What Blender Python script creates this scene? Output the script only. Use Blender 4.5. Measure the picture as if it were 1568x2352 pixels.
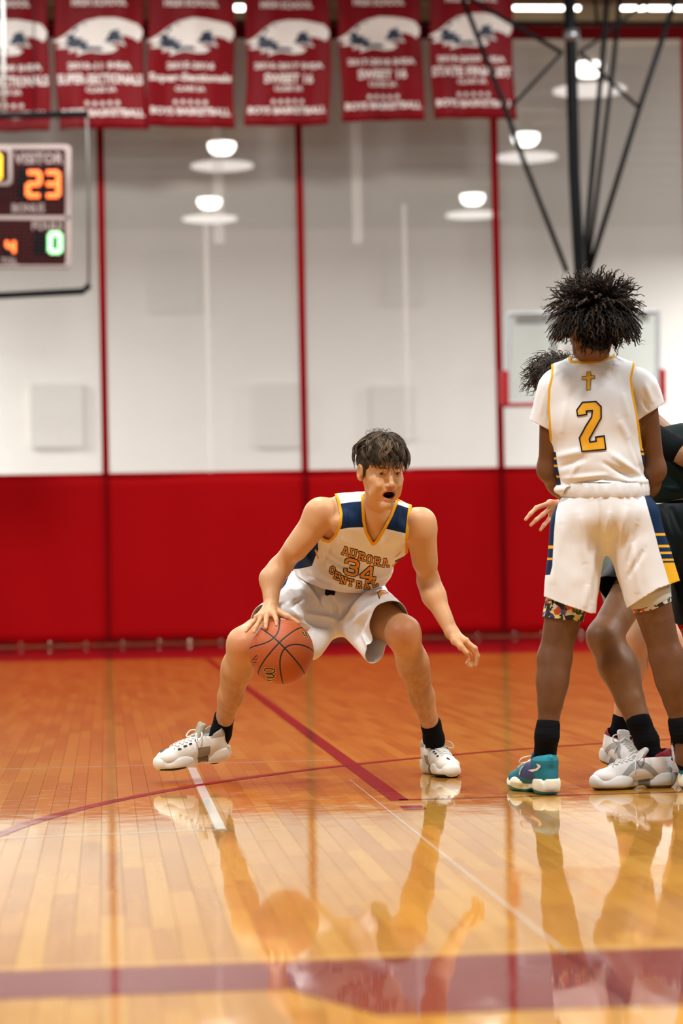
import bpy, bmesh, math, random
import numpy as np
from mathutils import Vector, Matrix
from mathutils.bvhtree import BVHTree
random.seed(7); np.random.seed(7)
for _o in list(bpy.data.objects): bpy.data.objects.remove(_o, do_unlink=True)
SC = bpy.context.scene; COL = SC.collection
# ------------------------------------------------------------------ camera
FPX = 5553.0                                  # 85 mm lens on a 36 mm high frame, 2352 px
CAM = np.array([0.0, 0.0, 0.77])
_a, _p, _ro = math.radians(5.62), math.atan(153/FPX), 0.0200
CF = np.array([math.sin(_a)*math.cos(_p), math.cos(_a)*math.cos(_p), math.sin(_p)])
_r0 = np.array([math.cos(_a), -math.sin(_a), 0.0]); _u0 = np.cross(_r0, CF)
CU = _u0*math.cos(_ro)+_r0*math.sin(_ro); CR = _r0*math.cos(_ro)-_u0*math.sin(_ro)
cd = bpy.data.cameras.new('camera'); cam = bpy.data.objects.new('camera', cd); COL.objects.link(cam)
cd.sensor_fit = 'VERTICAL'; cd.sensor_height = 36.0; cd.lens = 36.0*FPX/2352
_m = Matrix.Identity(4)
for _i in range(3):
    _m[_i][0] = CR[_i]; _m[_i][1] = CU[_i]; _m[_i][2] = -CF[_i]; _m[_i][3] = CAM[_i]
cam.matrix_world = _m
cd.dof.use_dof = True; cd.dof.focus_distance = 9.05; cd.dof.aperture_fstop = 2.3
cd.clip_end = 300; SC.camera = cam
def P(x, y, d): return CAM+CF*d+CR*((x-784)/FPX*d)-CU*((y-1176)/FPX*d)
def G(x, y, z=0.0):
    q = P(x, y, 1.0)-CAM; return CAM+q*((z-CAM[2])/q[2])
def PY(x, y, Y):                               # point of the pixel ray on the plane Y = const
    q = P(x, y, 1.0)-CAM; return CAM+q*(Y/q[1])
def PJ(v):
    v = np.asarray(v)-CAM; w = v@CF
    return np.stack([784+FPX*(v@CR)/w, 1176-FPX*(v@CU)/w], -1)
# ------------------------------------------------------------------ world, lights, exposure
wd = bpy.data.worlds.new('world'); SC.world = wd; wd.use_nodes = True
wd.node_tree.nodes['Background'].inputs[0].default_value = (0.85, 0.93, 1.0, 1)
wd.node_tree.nodes['Background'].inputs[1].default_value = 0.18
SC.view_settings.view_transform = 'Standard'; SC.view_settings.look = 'None'
SC.view_settings.exposure = 0.0; SC.view_settings.gamma = 1.0; SC.view_settings.use_curve_mapping = False
def area(name, loc, size, power, col=(1, 0.985, 0.96), rot=(0, 0, 0)):
    l = bpy.data.lights.new(name, 'AREA'); l.shape = 'DISK'; l.size = size; l.energy = power; l.color = col
    o = bpy.data.objects.new(name, l); o.location = loc; o.rotation_euler = rot; COL.objects.link(o); return o
LP = 390
for _y in (4.5, 11.5, 18.5, 25.5):
    for _x in (-7, 0, 7, 14):
        area('gym_light', (_x, _y, 8.45), 1.1, LP*(1.75 if _y < 5 else 1))
for _x, _y in ((-5.5, 36), (-7, 44), (-9, 51), (14, 36), (16, 44), (18, 51)):
    area('far_gym_light', (_x, _y, 8.2), 1.2, 1900)
# ------------------------------------------------------------------ materials
MATS = {}
def mat(name, col, rough=.6, spec=.5, metal=0, coat=0, sss=0, noise=0, nscale=8, bump=0, bscale=60, sheen=0, emit=0, alpha=None, coatr=.05):
    if name in MATS: return MATS[name]
    m = bpy.data.materials.new(name); m.use_nodes = True; nt = m.node_tree; b = nt.nodes['Principled BSDF']
    I = b.inputs; c = tuple(col)+(1,)
    I['Base Color'].default_value = c; I['Roughness'].default_value = rough; I['Specular IOR Level'].default_value = spec
    I['Metallic'].default_value = metal; I['Coat Weight'].default_value = coat; I['Coat Roughness'].default_value = coatr
    I['Sheen Weight'].default_value = sheen
    if sss: I['Subsurface Weight'].default_value = sss; I['Subsurface Radius'].default_value = (.012, .005, .003); I['Subsurface Scale'].default_value = 1.0
    if emit: I['Emission Color'].default_value = c; I['Emission Strength'].default_value = emit
    if noise or bump:
        tc = nt.nodes.new('ShaderNodeTexCoord')
    if noise:
        n = nt.nodes.new('ShaderNodeTexNoise'); n.inputs['Scale'].default_value = nscale; n.inputs['Detail'].default_value = 4
        nt.links.new(tc.outputs['Object'], n.inputs['Vector'])
        mx = nt.nodes.new('ShaderNodeMix'); mx.data_type = 'RGBA'
        mx.inputs[6].default_value = tuple(max(0, x*(1-noise)) for x in col)+(1,); mx.inputs[7].default_value = tuple(min(1, x*(1+noise)) for x in col)+(1,)
        nt.links.new(n.outputs['Fac'], mx.inputs[0]); nt.links.new(mx.outputs[2], I['Base Color'])
    if bump:
        n2 = nt.nodes.new('ShaderNodeTexNoise'); n2.inputs['Scale'].default_value = bscale; n2.inputs['Detail'].default_value = 3
        nt.links.new(tc.outputs['Object'], n2.inputs['Vector'])
        bp = nt.nodes.new('ShaderNodeBump'); bp.inputs['Strength'].default_value = bump; bp.inputs['Distance'].default_value = .004
        nt.links.new(n2.outputs['Fac'], bp.inputs['Height']); nt.links.new(bp.outputs[0], I['Normal'])
    if alpha is not None: I['Alpha'].default_value = alpha
    m.diffuse_color = c; MATS[name] = m; return m
def zone_mat(name, base, zones, rough=.75, noise=.04, sheen=.0, bump=.15, bscale=900, sss=0, spec=.3, soft=.0008):
    """base colour with zones [(attribute, colour)] where the stored signed distance is negative"""
    m = mat(name, base, rough=rough, noise=noise, nscale=5, sheen=sheen, bump=bump, bscale=bscale, sss=sss, spec=spec)
    nt = m.node_tree; b = nt.nodes['Principled BSDF']
    cur = b.inputs['Base Color'].links[0].from_socket
    for at, colr in zones:
        a = nt.nodes.new('ShaderNodeAttribute'); a.attribute_name = at
        r = nt.nodes.new('ShaderNodeMapRange'); r.inputs[1].default_value = -soft; r.inputs[2].default_value = soft
        r.inputs[3].default_value = 1; r.inputs[4].default_value = 0
        nt.links.new(a.outputs['Fac'], r.inputs[0])
        mx = nt.nodes.new('ShaderNodeMix'); mx.data_type = 'RGBA'; mx.inputs[7].default_value = tuple(colr)+(1,)
        nt.links.new(r.outputs[0], mx.inputs[0]); nt.links.new(cur, mx.inputs[6]); cur = mx.outputs[2]
    nt.links.new(cur, b.inputs['Base Color']); return m
# ------------------------------------------------------------------ object helpers
def link(o, parent=None):
    COL.objects.link(o)
    if parent is not None:
        o.parent = parent
    return o
def tag(o, label=None, cat=None, group=None, kind=None):
    if label: o['label'] = label
    if cat: o['category'] = cat
    if group: o['group'] = group
    if kind: o['kind'] = kind
    return o
def empty(name, loc=(0, 0, 0), label=None, cat=None, group=None, kind=None):
    o = bpy.data.objects.new(name, None); o.location = Vector(loc); COL.objects.link(o); return tag(o, label, cat, group, kind)
def mobj(name, verts, faces, m, parent=None, smooth=True, attrs=None, origin=None):
    """mesh object from arrays given in world space; the origin is moved to its parent's place"""
    verts = np.asarray(verts, dtype=np.float32)
    if len(verts) == 0: verts = np.zeros((3, 3), np.float32); faces = [(0, 1, 2)]
    me = bpy.data.meshes.new(name)
    if isinstance(faces, np.ndarray):
        n = faces.shape[1]; me.vertices.add(len(verts)); me.loops.add(faces.size); me.polygons.add(len(faces))
        me.vertices.foreach_set('co', verts.ravel()); me.loops.foreach_set('vertex_index', faces.astype(np.int32).ravel())
        me.polygons.foreach_set('loop_start', np.arange(0, faces.size, n, dtype=np.int32)); me.update(calc_edges=True)
    else:
        me.from_pydata([tuple(v) for v in verts.tolist()], [], [tuple(f) for f in faces]); me.update()
    if smooth: me.polygons.foreach_set('use_smooth', np.ones(len(me.polygons), bool))
    for ms in (m if isinstance(m, (list, tuple)) else [m]): me.materials.append(ms)
    for k, v in (attrs or {}).items():
        if np.ndim(v) == 2:
            a = me.color_attributes.new(k, 'FLOAT_COLOR', 'POINT'); a.data.foreach_set('color', np.asarray(v, np.float32).ravel())
        else:
            a = me.attributes.new(k, 'FLOAT', 'POINT'); a.data.foreach_set('value', np.asarray(v, np.float32))
    o = bpy.data.objects.new(name, me); COL.objects.link(o)
    if parent is not None:
        pl = Vector(WLOC.get(parent.name, tuple(parent.location))); o.parent = parent
        me.transform(Matrix.Translation(-pl)); WLOC[o.name] = tuple(pl)
    elif origin is not None:
        me.transform(Matrix.Translation(-Vector(origin))); o.location = Vector(origin); WLOC[o.name] = tuple(origin)
    return o
WLOC = {}
class MB:
    """collects boxes, tubes and sheets into one mesh"""
    def __init__(s): s.v = []; s.f = []; s.n = 0
    def add(s, v, f):
        s.v += [tuple(map(float, q)) for q in v]; s.f += [tuple(i+s.n for i in q) for q in f]; s.n += len(v); return s
    def box(s, c, d, bev=0, R=None):
        c = np.array(c, float); h = np.array(d, float)/2
        if bev:
            b = min(bev, min(h)*.9); vs = []; 
            for sz in (-1, 1):
                for (ix, iy) in ((-1, -1), (1, -1), (1, 1), (-1, 1)):
                    vs.append((ix*(h[0]-b), iy*(h[1]-b), sz*h[2]))
            for sz in (-1, 1):
                for (ix, iy) in ((-1, -1), (1, -1), (1, 1), (-1, 1)):
                    vs.append((ix*h[0], iy*h[1], sz*(h[2]-b)))
            f = [(3, 2, 1, 0), (4, 5, 6, 7), (0, 1, 9, 8), (1, 2, 10, 9), (2, 3, 11, 10), (3, 0, 8, 11), (8, 9, 13, 12), (9, 10, 14, 13), (10, 11, 15, 14), (11, 8, 12, 15), (12, 13, 5, 4), (13, 14, 6, 5), (14, 15, 7, 6), (15, 12, 4, 7)]
        else:
            vs = [(ix*h[0], iy*h[1], iz*h[2]) for iz in (-1, 1) for (ix, iy) in ((-1, -1), (1, -1), (1, 1), (-1, 1))]
            f = [(3, 2, 1, 0), (4, 5, 6, 7), (0, 1, 5, 4), (1, 2, 6, 5), (2, 3, 7, 6), (3, 0, 4, 7)]
        vs = np.array(vs)
        if R is not None: vs = vs@np.asarray(R).T
        return s.add(vs+c, f)
    def tube(s, pts, rad, n=8, cap=True):
        v, f = tube(pts, rad, n, cap); return s.add(v, f)
    def build(s, name, m, parent=None, smooth=False, **k): return mobj(name, s.v, s.f, m, parent, smooth, **k)
def tube(pts, rad, n=8, cap=True, flat=1.0):
    pts = np.array(pts, float); N = len(pts); rad = np.broadcast_to(np.asarray(rad, float), (N,))
    t = np.gradient(pts, axis=0); t /= np.linalg.norm(t, axis=1)[:, None]+1e-12
    ref = np.array([0, 0, 1.]) if abs(t[0, 2]) < .9 else np.array([1., 0, 0]); u = np.cross(t[0], ref); u /= np.linalg.norm(u)
    v = []; ang = np.arange(n)*2*math.pi/n
    for i in range(N):
        u = u-t[i]*(u@t[i]); u /= np.linalg.norm(u)+1e-12; w = np.cross(t[i], u)
        v.append(pts[i]+rad[i]*(np.cos(ang)[:, None]*u+flat*np.sin(ang)[:, None]*w))
    v = np.concatenate(v); f = []
    for i in range(N-1):
        for j in range(n):
            k = (j+1) % n; f.append((i*n+j, i*n+k, (i+1)*n+k, (i+1)*n+j))
    if cap: f.append(tuple(range(n-1, -1, -1))); f.append(tuple((N-1)*n+j for j in range(n)))
    return v, f
def spline(pts, n=8):
    pts = np.array(pts, float); out = []
    q = np.vstack([2*pts[0]-pts[1], pts, 2*pts[-1]-pts[-2]])
    for i in range(len(pts)-1):
        for t in np.arange(n)/n:
            a, b, c, d = q[i], q[i+1], q[i+2], q[i+3]
            out.append(.5*((2*b)+(c-a)*t+(2*a-5*b+4*c-d)*t*t+(3*b-a-3*c+d)*t**3))
    out.append(pts[-1]); return np.array(out)
def sheet(nx, ny, fn):
    """grid of points fn(u, v), u and v from 0 to 1"""
    v = [fn(i/nx, j/ny) for j in range(ny+1) for i in range(nx+1)]
    f = [(j*(nx+1)+i, j*(nx+1)+i+1, (j+1)*(nx+1)+i+1, (j+1)*(nx+1)+i) for j in range(ny) for i in range(nx)]
    return v, f
def solid(o, t, off=0):
    md = o.modifiers.new('thickness', 'SOLIDIFY'); md.thickness = t; md.offset = off; return o
# ------------------------------------------------------------------ signed distance modelling
def nrm(v): v = np.asarray(v, float); return v/np.linalg.norm(v)
def frame(x=None, y=None, z=None):
    """orthonormal columns from two given axes; the first given is exact"""
    if x is not None and y is not None: x = nrm(x); z = nrm(np.cross(x, y)); y = np.cross(z, x)
    elif z is not None and x is not None: z = nrm(z); y = nrm(np.cross(z, x)); x = np.cross(y, z)
    elif z is not None and y is not None: z = nrm(z); x = nrm(np.cross(y, z)); y = np.cross(z, x)
    return np.stack([x, y, z], 1)
class SDF:
    def __init__(s, k=.02): s.p = []; s.k = k; s.M = None
    def T(s, p): return np.asarray(p, float) if s.M is None else s.M[0]@np.asarray(p, float)+s.M[1]
    def cone(s, a, b, ra, rb=None, k=None, op='u'):
        rb = ra if rb is None else rb; a = s.T(a); b = s.T(b); k = s.k if k is None else k
        lo = np.minimum(a-ra, b-rb); hi = np.maximum(a+ra, b+rb)
        s.p.append(('c', (a, b, ra, rb), op, k, lo, hi)); return s
    def chain(s, pts, rad, k=None, op='u'):
        for i in range(len(pts)-1): s.cone(pts[i], pts[i+1], rad[i], rad[i+1], k, op)
        return s
    def ell(s, c, r, R=None, k=None, op='u'):
        c = s.T(c); R = np.eye(3) if R is None else np.asarray(R)
        if s.M is not None: R = s.M[0]@R
        r = np.array(r, float); k = s.k if k is None else k
        e = np.sqrt(((R*r)**2).sum(1)); s.p.append(('e', (c, r, R), op, k, c-e, c+e)); return s
    def copy(s): q = SDF(s.k); q.p = list(s.p); return q
    def eval(s, lo, dims, h, infl=0.0):
        D = np.full(dims, 0.5, np.float32); lo = np.array(lo, float)
        for ty, pr, op, k, a, b in s.p:
            mg = k+2.5*h+.004
            i0 = np.maximum(np.floor((a-mg-lo)/h).astype(int), 0); i1 = np.minimum(np.ceil((b+mg-lo)/h).astype(int)+1, dims)
            if (i1 <= i0).any(): continue
            X = (lo[0]+h*np.arange(i0[0], i1[0]))[:, None, None].astype(np.float32); Y = (lo[1]+h*np.arange(i0[1], i1[1]))[None, :, None].astype(np.float32); Z = (lo[2]+h*np.arange(i0[2], i1[2]))[None, None, :].astype(np.float32)
            if ty == 'c':
                A, B, ra, rb = pr; ba = (B-A).astype(np.float32); l2 = max(float(ba@ba), 1e-9)
                px, py, pz = X-np.float32(A[0]), Y-np.float32(A[1]), Z-np.float32(A[2])
                t = np.clip((px*ba[0]+py*ba[1]+pz*ba[2])/l2, 0, 1)
                d = np.sqrt((px-ba[0]*t)**2+(py-ba[1]*t)**2+(pz-ba[2]*t)**2)-(np.float32(ra)+np.float32(rb-ra)*t)
            else:
                c, r, R = pr; px, py, pz = X-np.float32(c[0]), Y-np.float32(c[1]), Z-np.float32(c[2])
                k0 = 0; k1 = 0
                for i in range(3):
                    q = (px*np.float32(R[0, i])+py*np.float32(R[1, i])+pz*np.float32(R[2, i])); k0 = k0+(q/np.float32(r[i]))**2; k1 = k1+(q/np.float32(r[i]**2))**2
                k0 = np.sqrt(k0); k1 = np.sqrt(k1)+1e-6; d = k0*(k0-1)/k1
            S = D[i0[0]:i1[0], i0[1]:i1[1], i0[2]:i1[2]]
            if op == 'u':
                hh = np.maximum(k-np.abs(S-d), 0); S[...] = np.minimum(S, d)-hh*hh/(4*k+1e-9)
            else:
                d = -d; hh = np.maximum(k-np.abs(S-d), 0); S[...] = np.maximum(S, d)+hh*hh/(4*k+1e-9)
        return D-infl if infl else D
    def bounds(s):
        return np.min([q[4] for q in s.p if q[2] == 'u'], 0), np.max([q[5] for q in s.p if q[2] == 'u'], 0)
    def mesh(s, h, lo=None, hi=None, infl=0.0, cut=None):
        if lo is None: lo, hi = s.bounds(); lo = lo-3*h-infl-.01; hi = hi+3*h+infl+.01
        lo = np.array(lo, float); dims = tuple(np.ceil((np.array(hi)-lo)/h).astype(int)+1)
        D = s.eval(lo, dims, h, infl)
        if cut is not None: D = cut(D, lo, h)
        return nets(D, lo, h)
def nets(D, lo, h):
    nx, ny, nz = D.shape; S = D < 0
    c = [S[i:nx-1+i, j:ny-1+j, k:nz-1+k] for i in (0, 1) for j in (0, 1) for k in (0, 1)]
    cnt = sum(q.astype(np.int8) for q in c); act = (cnt > 0) & (cnt < 8); idx = np.full(act.shape, -1, np.int32)
    I, J, K = np.nonzero(act); n = len(I); idx[I, J, K] = np.arange(n); sm = np.zeros((n, 3)); ct = np.zeros(n)
    cr = [(i, j, k) for i in (0, 1) for j in (0, 1) for k in (0, 1)]
    for a in range(8):
        for b in range(a+1, 8):
            d = [q-p for p, q in zip(cr[a], cr[b])]
            if sum(map(abs, d)) != 1: continue
            va = D[I+cr[a][0], J+cr[a][1], K+cr[a][2]]; vb = D[I+cr[b][0], J+cr[b][1], K+cr[b][2]]
            m = (va < 0) != (vb < 0); t = np.where(m, va/(va-vb+1e-20), 0)
            for ax in range(3): sm[:, ax] += np.where(m, cr[a][ax]+t*d[ax], 0)
            ct += m
    V = (sm/ct[:, None]+np.stack([I, J, K], 1))*h+lo; F = []
    e = S[:-1, 1:-1, 1:-1] != S[1:, 1:-1, 1:-1]; i, j, k = np.nonzero(e); fl = S[i, j+1, k+1]
    q = np.stack([idx[i, j, k], idx[i, j+1, k], idx[i, j+1, k+1], idx[i, j, k+1]], 1); q[~fl] = q[~fl][:, ::-1]; F.append(q)
    e = S[1:-1, :-1, 1:-1] != S[1:-1, 1:, 1:-1]; i, j, k = np.nonzero(e); fl = S[i+1, j, k+1]
    q = np.stack([idx[i, j, k], idx[i, j, k+1], idx[i+1, j, k+1], idx[i+1, j, k]], 1); q[~fl] = q[~fl][:, ::-1]; F.append(q)
    e = S[1:-1, 1:-1, :-1] != S[1:-1, 1:-1, 1:]; i, j, k = np.nonzero(e); fl = S[i+1, j+1, k]
    q = np.stack([idx[i, j, k], idx[i+1, j, k], idx[i+1, j+1, k], idx[i, j+1, k]], 1); q[~fl] = q[~fl][:, ::-1]; F.append(q)
    return V, np.concatenate(F)
def compact(V, F, att=None):
    u = np.unique(F); mp = np.full(len(V), -1); mp[u] = np.arange(len(u))
    return V[u], mp[F], ({k: v[u] for k, v in att.items()} if att else {})
def multires(S, h, boxes):
    """coarse mesh with finer boxes [(lo, hi, h)], the same field in each so that the surfaces meet"""
    V, F = S.mesh(h); c = V[F].mean(1); keep = np.ones(len(F), bool)
    for lo, hi, hf in boxes:
        keep &= ~((c > lo+h*1.2) & (c < hi-h*1.2)).all(1)
    V, F, _ = compact(V, F[keep]); Vs, Fs, n = [V], [F], len(V)
    for lo, hi, hf in boxes:
        v, f = S.mesh(hf, lo, hi); Vs.append(v); Fs.append(f+n); n += len(v)
    return np.concatenate(Vs), np.concatenate(Fs)
def vnormals(V, F):
    a = V[F[:, 2]]-V[F[:, 0]]; b = V[F[:, -1]]-V[F[:, 1]] if F.shape[1] == 4 else V[F[:, 1]]-V[F[:, 0]]
    n = np.cross(a, b) if F.shape[1] == 4 else np.cross(b, a)
    N = np.zeros_like(V)
    for i in range(F.shape[1]): np.add.at(N, F[:, i], n)
    return N/(np.linalg.norm(N, axis=1)[:, None]+1e-12)
def relax(V, F, n=1, lam=.5):
    E = np.concatenate([F[:, [i, (i+1) % F.shape[1]]] for i in range(F.shape[1])])
    for _ in range(n):
        A = np.zeros_like(V); c = np.zeros(len(V)); np.add.at(A, E[:, 0], V[E[:, 1]]); np.add.at(c, E[:, 0], 1)
        np.add.at(A, E[:, 1], V[E[:, 0]]); np.add.at(c, E[:, 1], 1); V = V+lam*(A/np.maximum(c, 1)[:, None]-V)
    return V
def clip(V, F, s, att):
    """keep s > 0 with clean cut edges; att are per-vertex floats carried along"""
    if F.shape[1] == 4: F = np.concatenate([F[:, [0, 1, 2]], F[:, [0, 2, 3]]])
    ins = s > 0; c = ins[F].sum(1); out = [F[c == 3]]; mixed = F[(c == 1) | (c == 2)]
    nv = [V]; na = {k: [v] for k, v in att.items()}; e = {}; V2 = []; A2 = {k: [] for k in att}; n0 = len(V); tr = []
    def cut(a, b):
        key = (a, b) if a < b else (b, a)
        if key not in e:
            t = s[a]/(s[a]-s[b]); e[key] = n0+len(V2); V2.append(V[a]*(1-t)+V[b]*t)
            for k in att: A2[k].append(att[k][a]*(1-t)+att[k][b]*t)
        return e[key]
    for t in mixed.tolist():
        r = []
        for i in range(3):
            a, b = t[i], t[(i+1) % 3]
            if ins[a]: r.append(a)
            if ins[a] != ins[b]: r.append(cut(a, b))
        tr.append(r[:3])
        if len(r) == 4: tr.append([r[0], r[2], r[3]])
    if tr: out.append(np.array(tr)); V = np.concatenate([V, np.array(V2)]); att = {k: np.concatenate([att[k], np.array(A2[k])]) for k in att}
    return compact(V, np.concatenate(out), att)
def poly_sdf(p, poly, closed=True):
    """signed distance (negative inside) of 2-D points to a polygon"""
    poly = np.array(poly, float); n = len(poly); d = np.full(len(p), 1e9); ins = np.zeros(len(p), bool)
    for i in range(n if closed else n-1):
        a = poly[i]; b = poly[(i+1) % n]; e = b-a; w = p-a; t = np.clip((w@e)/(e@e+1e-12), 0, 1)
        d = np.minimum(d, np.hypot(*(w-t[:, None]*e).T)); c = ((a[1] > p[:, 1]) != (b[1] > p[:, 1]))
        with np.errstate(divide='ignore', invalid='ignore'):
            c &= p[:, 0] < (b[0]-a[0])*(p[:, 1]-a[1])/(b[1]-a[1])+a[0]
        ins ^= c
    return np.where(ins, -d, d) if closed else d
def vnoise(p, seed=0):
    i = np.floor(p).astype(np.int64); f = p-i; f = f*f*(3-2*f); r = 0
    for a in (0, 1):
        for b in (0, 1):
            for c in (0, 1):
                hsh = ((i[:, 0]+a)*73856093 ^ (i[:, 1]+b)*19349663 ^ (i[:, 2]+c)*83492791 ^ seed*2654435) & 0xffffff
                hsh = (hsh*1103515245+12345) & 0x7fffffff; hsh = ((hsh >> 7)*48271) & 0xffffff
                r = r+(hsh/8388608.-1)*np.where(a, f[:, 0], 1-f[:, 0])*np.where(b, f[:, 1], 1-f[:, 1])*np.where(c, f[:, 2], 1-f[:, 2])
    return r
def folds(V, F, lst, amp=.0, scale=14, front=True, seed=1):
    """displace cloth along normals by creases given as image-space segments (x0,y0,x1,y1,width,height m)"""
    N = vnormals(V, F); q = PJ(V); D = np.zeros(len(V))
    fc = np.clip(-(N@CF)*2.5, 0, 1) if front else 1
    for x0, y0, x1, y1, w, a in lst:
        A = np.array([x0, y0.__float__()]); e = np.array([x1-x0, y1-y0], float); L = e@e; t = ((q-A)@e)/L; tc = np.clip(t, 0, 1)
        d = np.hypot(*(q-A-tc[:, None]*e).T); D += a*np.exp(-(d/w)**2)*(np.sin(np.clip(tc*1.1-.05, 0, 1)*math.pi)**.5*.8+.2)*fc
    if amp: D += amp*(vnoise(V*scale, seed)+.5*vnoise(V*scale*2.1, seed+1))
    return V+N*D[:, None]
# ================================================================== SETTING
def floor_mat(name, base=None, rnd=True):
    m = bpy.data.materials.new(name); m.use_nodes = True; nt = m.node_tree; L = nt.links; b = nt.nodes['Principled BSDF']; I = b.inputs
    I['Roughness'].default_value = .42; I['Specular IOR Level'].default_value = .08
    I['Coat Weight'].default_value = 1.0; I['Coat Roughness'].default_value = .035; I['Coat IOR'].default_value = 1.5
    ge = nt.nodes.new('ShaderNodeNewGeometry')
    mp = nt.nodes.new('ShaderNodeMapping'); mp.inputs['Scale'].default_value = (26, 1.6, 1); L.new(ge.outputs['Position'], mp.inputs[0])
    n = nt.nodes.new('ShaderNodeTexNoise'); n.inputs['Scale'].default_value = 1.6; n.inputs['Detail'].default_value = 5; n.inputs['Distortion'].default_value = .6; L.new(mp.outputs[0], n.inputs[0])
    if base is None:
        oi = nt.nodes.new('ShaderNodeObjectInfo'); at = nt.nodes.new('ShaderNodeAttribute'); at.attribute_name = 'rnd'
        ad = nt.nodes.new('ShaderNodeMath'); ad.operation = 'ADD'; L.new(oi.outputs['Random'], ad.inputs[0]); L.new(at.outputs['Fac'], ad.inputs[1])
        fr = nt.nodes.new('ShaderNodeMath'); fr.operation = 'FRACT'; L.new(ad.outputs[0], fr.inputs[0])
        mu = nt.nodes.new('ShaderNodeMath'); mu.operation = 'MULTIPLY_ADD'; mu.inputs[1].default_value = .55; mu.inputs[2].default_value = -.05
        L.new(n.outputs['Fac'], mu.inputs[0])
        s2 = nt.nodes.new('ShaderNodeMath'); s2.operation = 'MULTIPLY_ADD'; s2.inputs[1].default_value = .5; L.new(fr.outputs[0], s2.inputs[0]); L.new(mu.outputs[0], s2.inputs[2])
        cr = nt.nodes.new('ShaderNodeValToRGB'); e = cr.color_ramp.elements
        e[0].position = 0; e[0].color = (.35, .130, .008, 1); e[1].position = 1; e[1].color = (.62, .335, .042, 1)
        x = e.new(.5); x.color = (.50, .225, .018, 1)
        L.new(s2.outputs[0], cr.inputs[0]); L.new(cr.outputs[0], I['Base Color'])
    else:
        mx = nt.nodes.new('ShaderNodeMix'); mx.data_type = 'RGBA'; mx.inputs[6].default_value = tuple(c*.85 for c in base)+(1,); mx.inputs[7].default_value = tuple(min(1, c*1.15) for c in base)+(1,)
        L.new(n.outputs['Fac'], mx.inputs[0]); L.new(mx.outputs[2], I['Base Color'])
    n2 = nt.nodes.new('ShaderNodeTexNoise'); n2.inputs['Scale'].default_value = 5; n2.inputs['Detail'].default_value = 2; L.new(ge.outputs['Position'], n2.inputs[0])
    bp = nt.nodes.new('ShaderNodeBump'); bp.inputs['Strength'].default_value = .10; bp.inputs['Distance'].default_value = .004
    L.new(n2.outputs['Fac'], bp.inputs['Height']); L.new(bp.outputs[0], I['Coat Normal'])
    sc = nt.nodes.new('ShaderNodeTexNoise'); sc.inputs['Scale'].default_value = 14; sc.inputs['Detail'].default_value = 6; L.new(ge.outputs['Position'], sc.inputs[0])
    mr = nt.nodes.new('ShaderNodeMapRange'); mr.inputs[1].default_value = .5; mr.inputs[2].default_value = .8; mr.inputs[3].default_value = .035; mr.inputs[4].default_value = .11
    L.new(sc.outputs['Fac'], mr.inputs[0]); L.new(mr.outputs[0], I['Coat Roughness'])
    return m
M_WOOD = floor_mat('maple_floor'); M_RED = floor_mat('maroon_floor_paint', (.175, .010, .008)); M_RED2 = floor_mat('red_floor_paint', (.25, .006, .012)); M_WHT = floor_mat('white_floor_paint', (.75, .74, .66))
fl = mobj('floor', [(-9, 2, -.012), (16, 2, -.012), (16, 60, -.012), (-9, 60, -.012), (-9, 2, -.2), (16, 2, -.2), (16, 60, -.2), (-9, 60, -.2)], [(0, 1, 2, 3), (7, 6, 5, 4), (0, 4, 5, 1), (1, 5, 6, 2), (2, 6, 7, 3), (3, 7, 4, 0)], mat('subfloor', (.05, .022, .010), rough=.9, spec=0), smooth=False, origin=(0, 0, 0))
fl['kind'] = 'structure'
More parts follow.
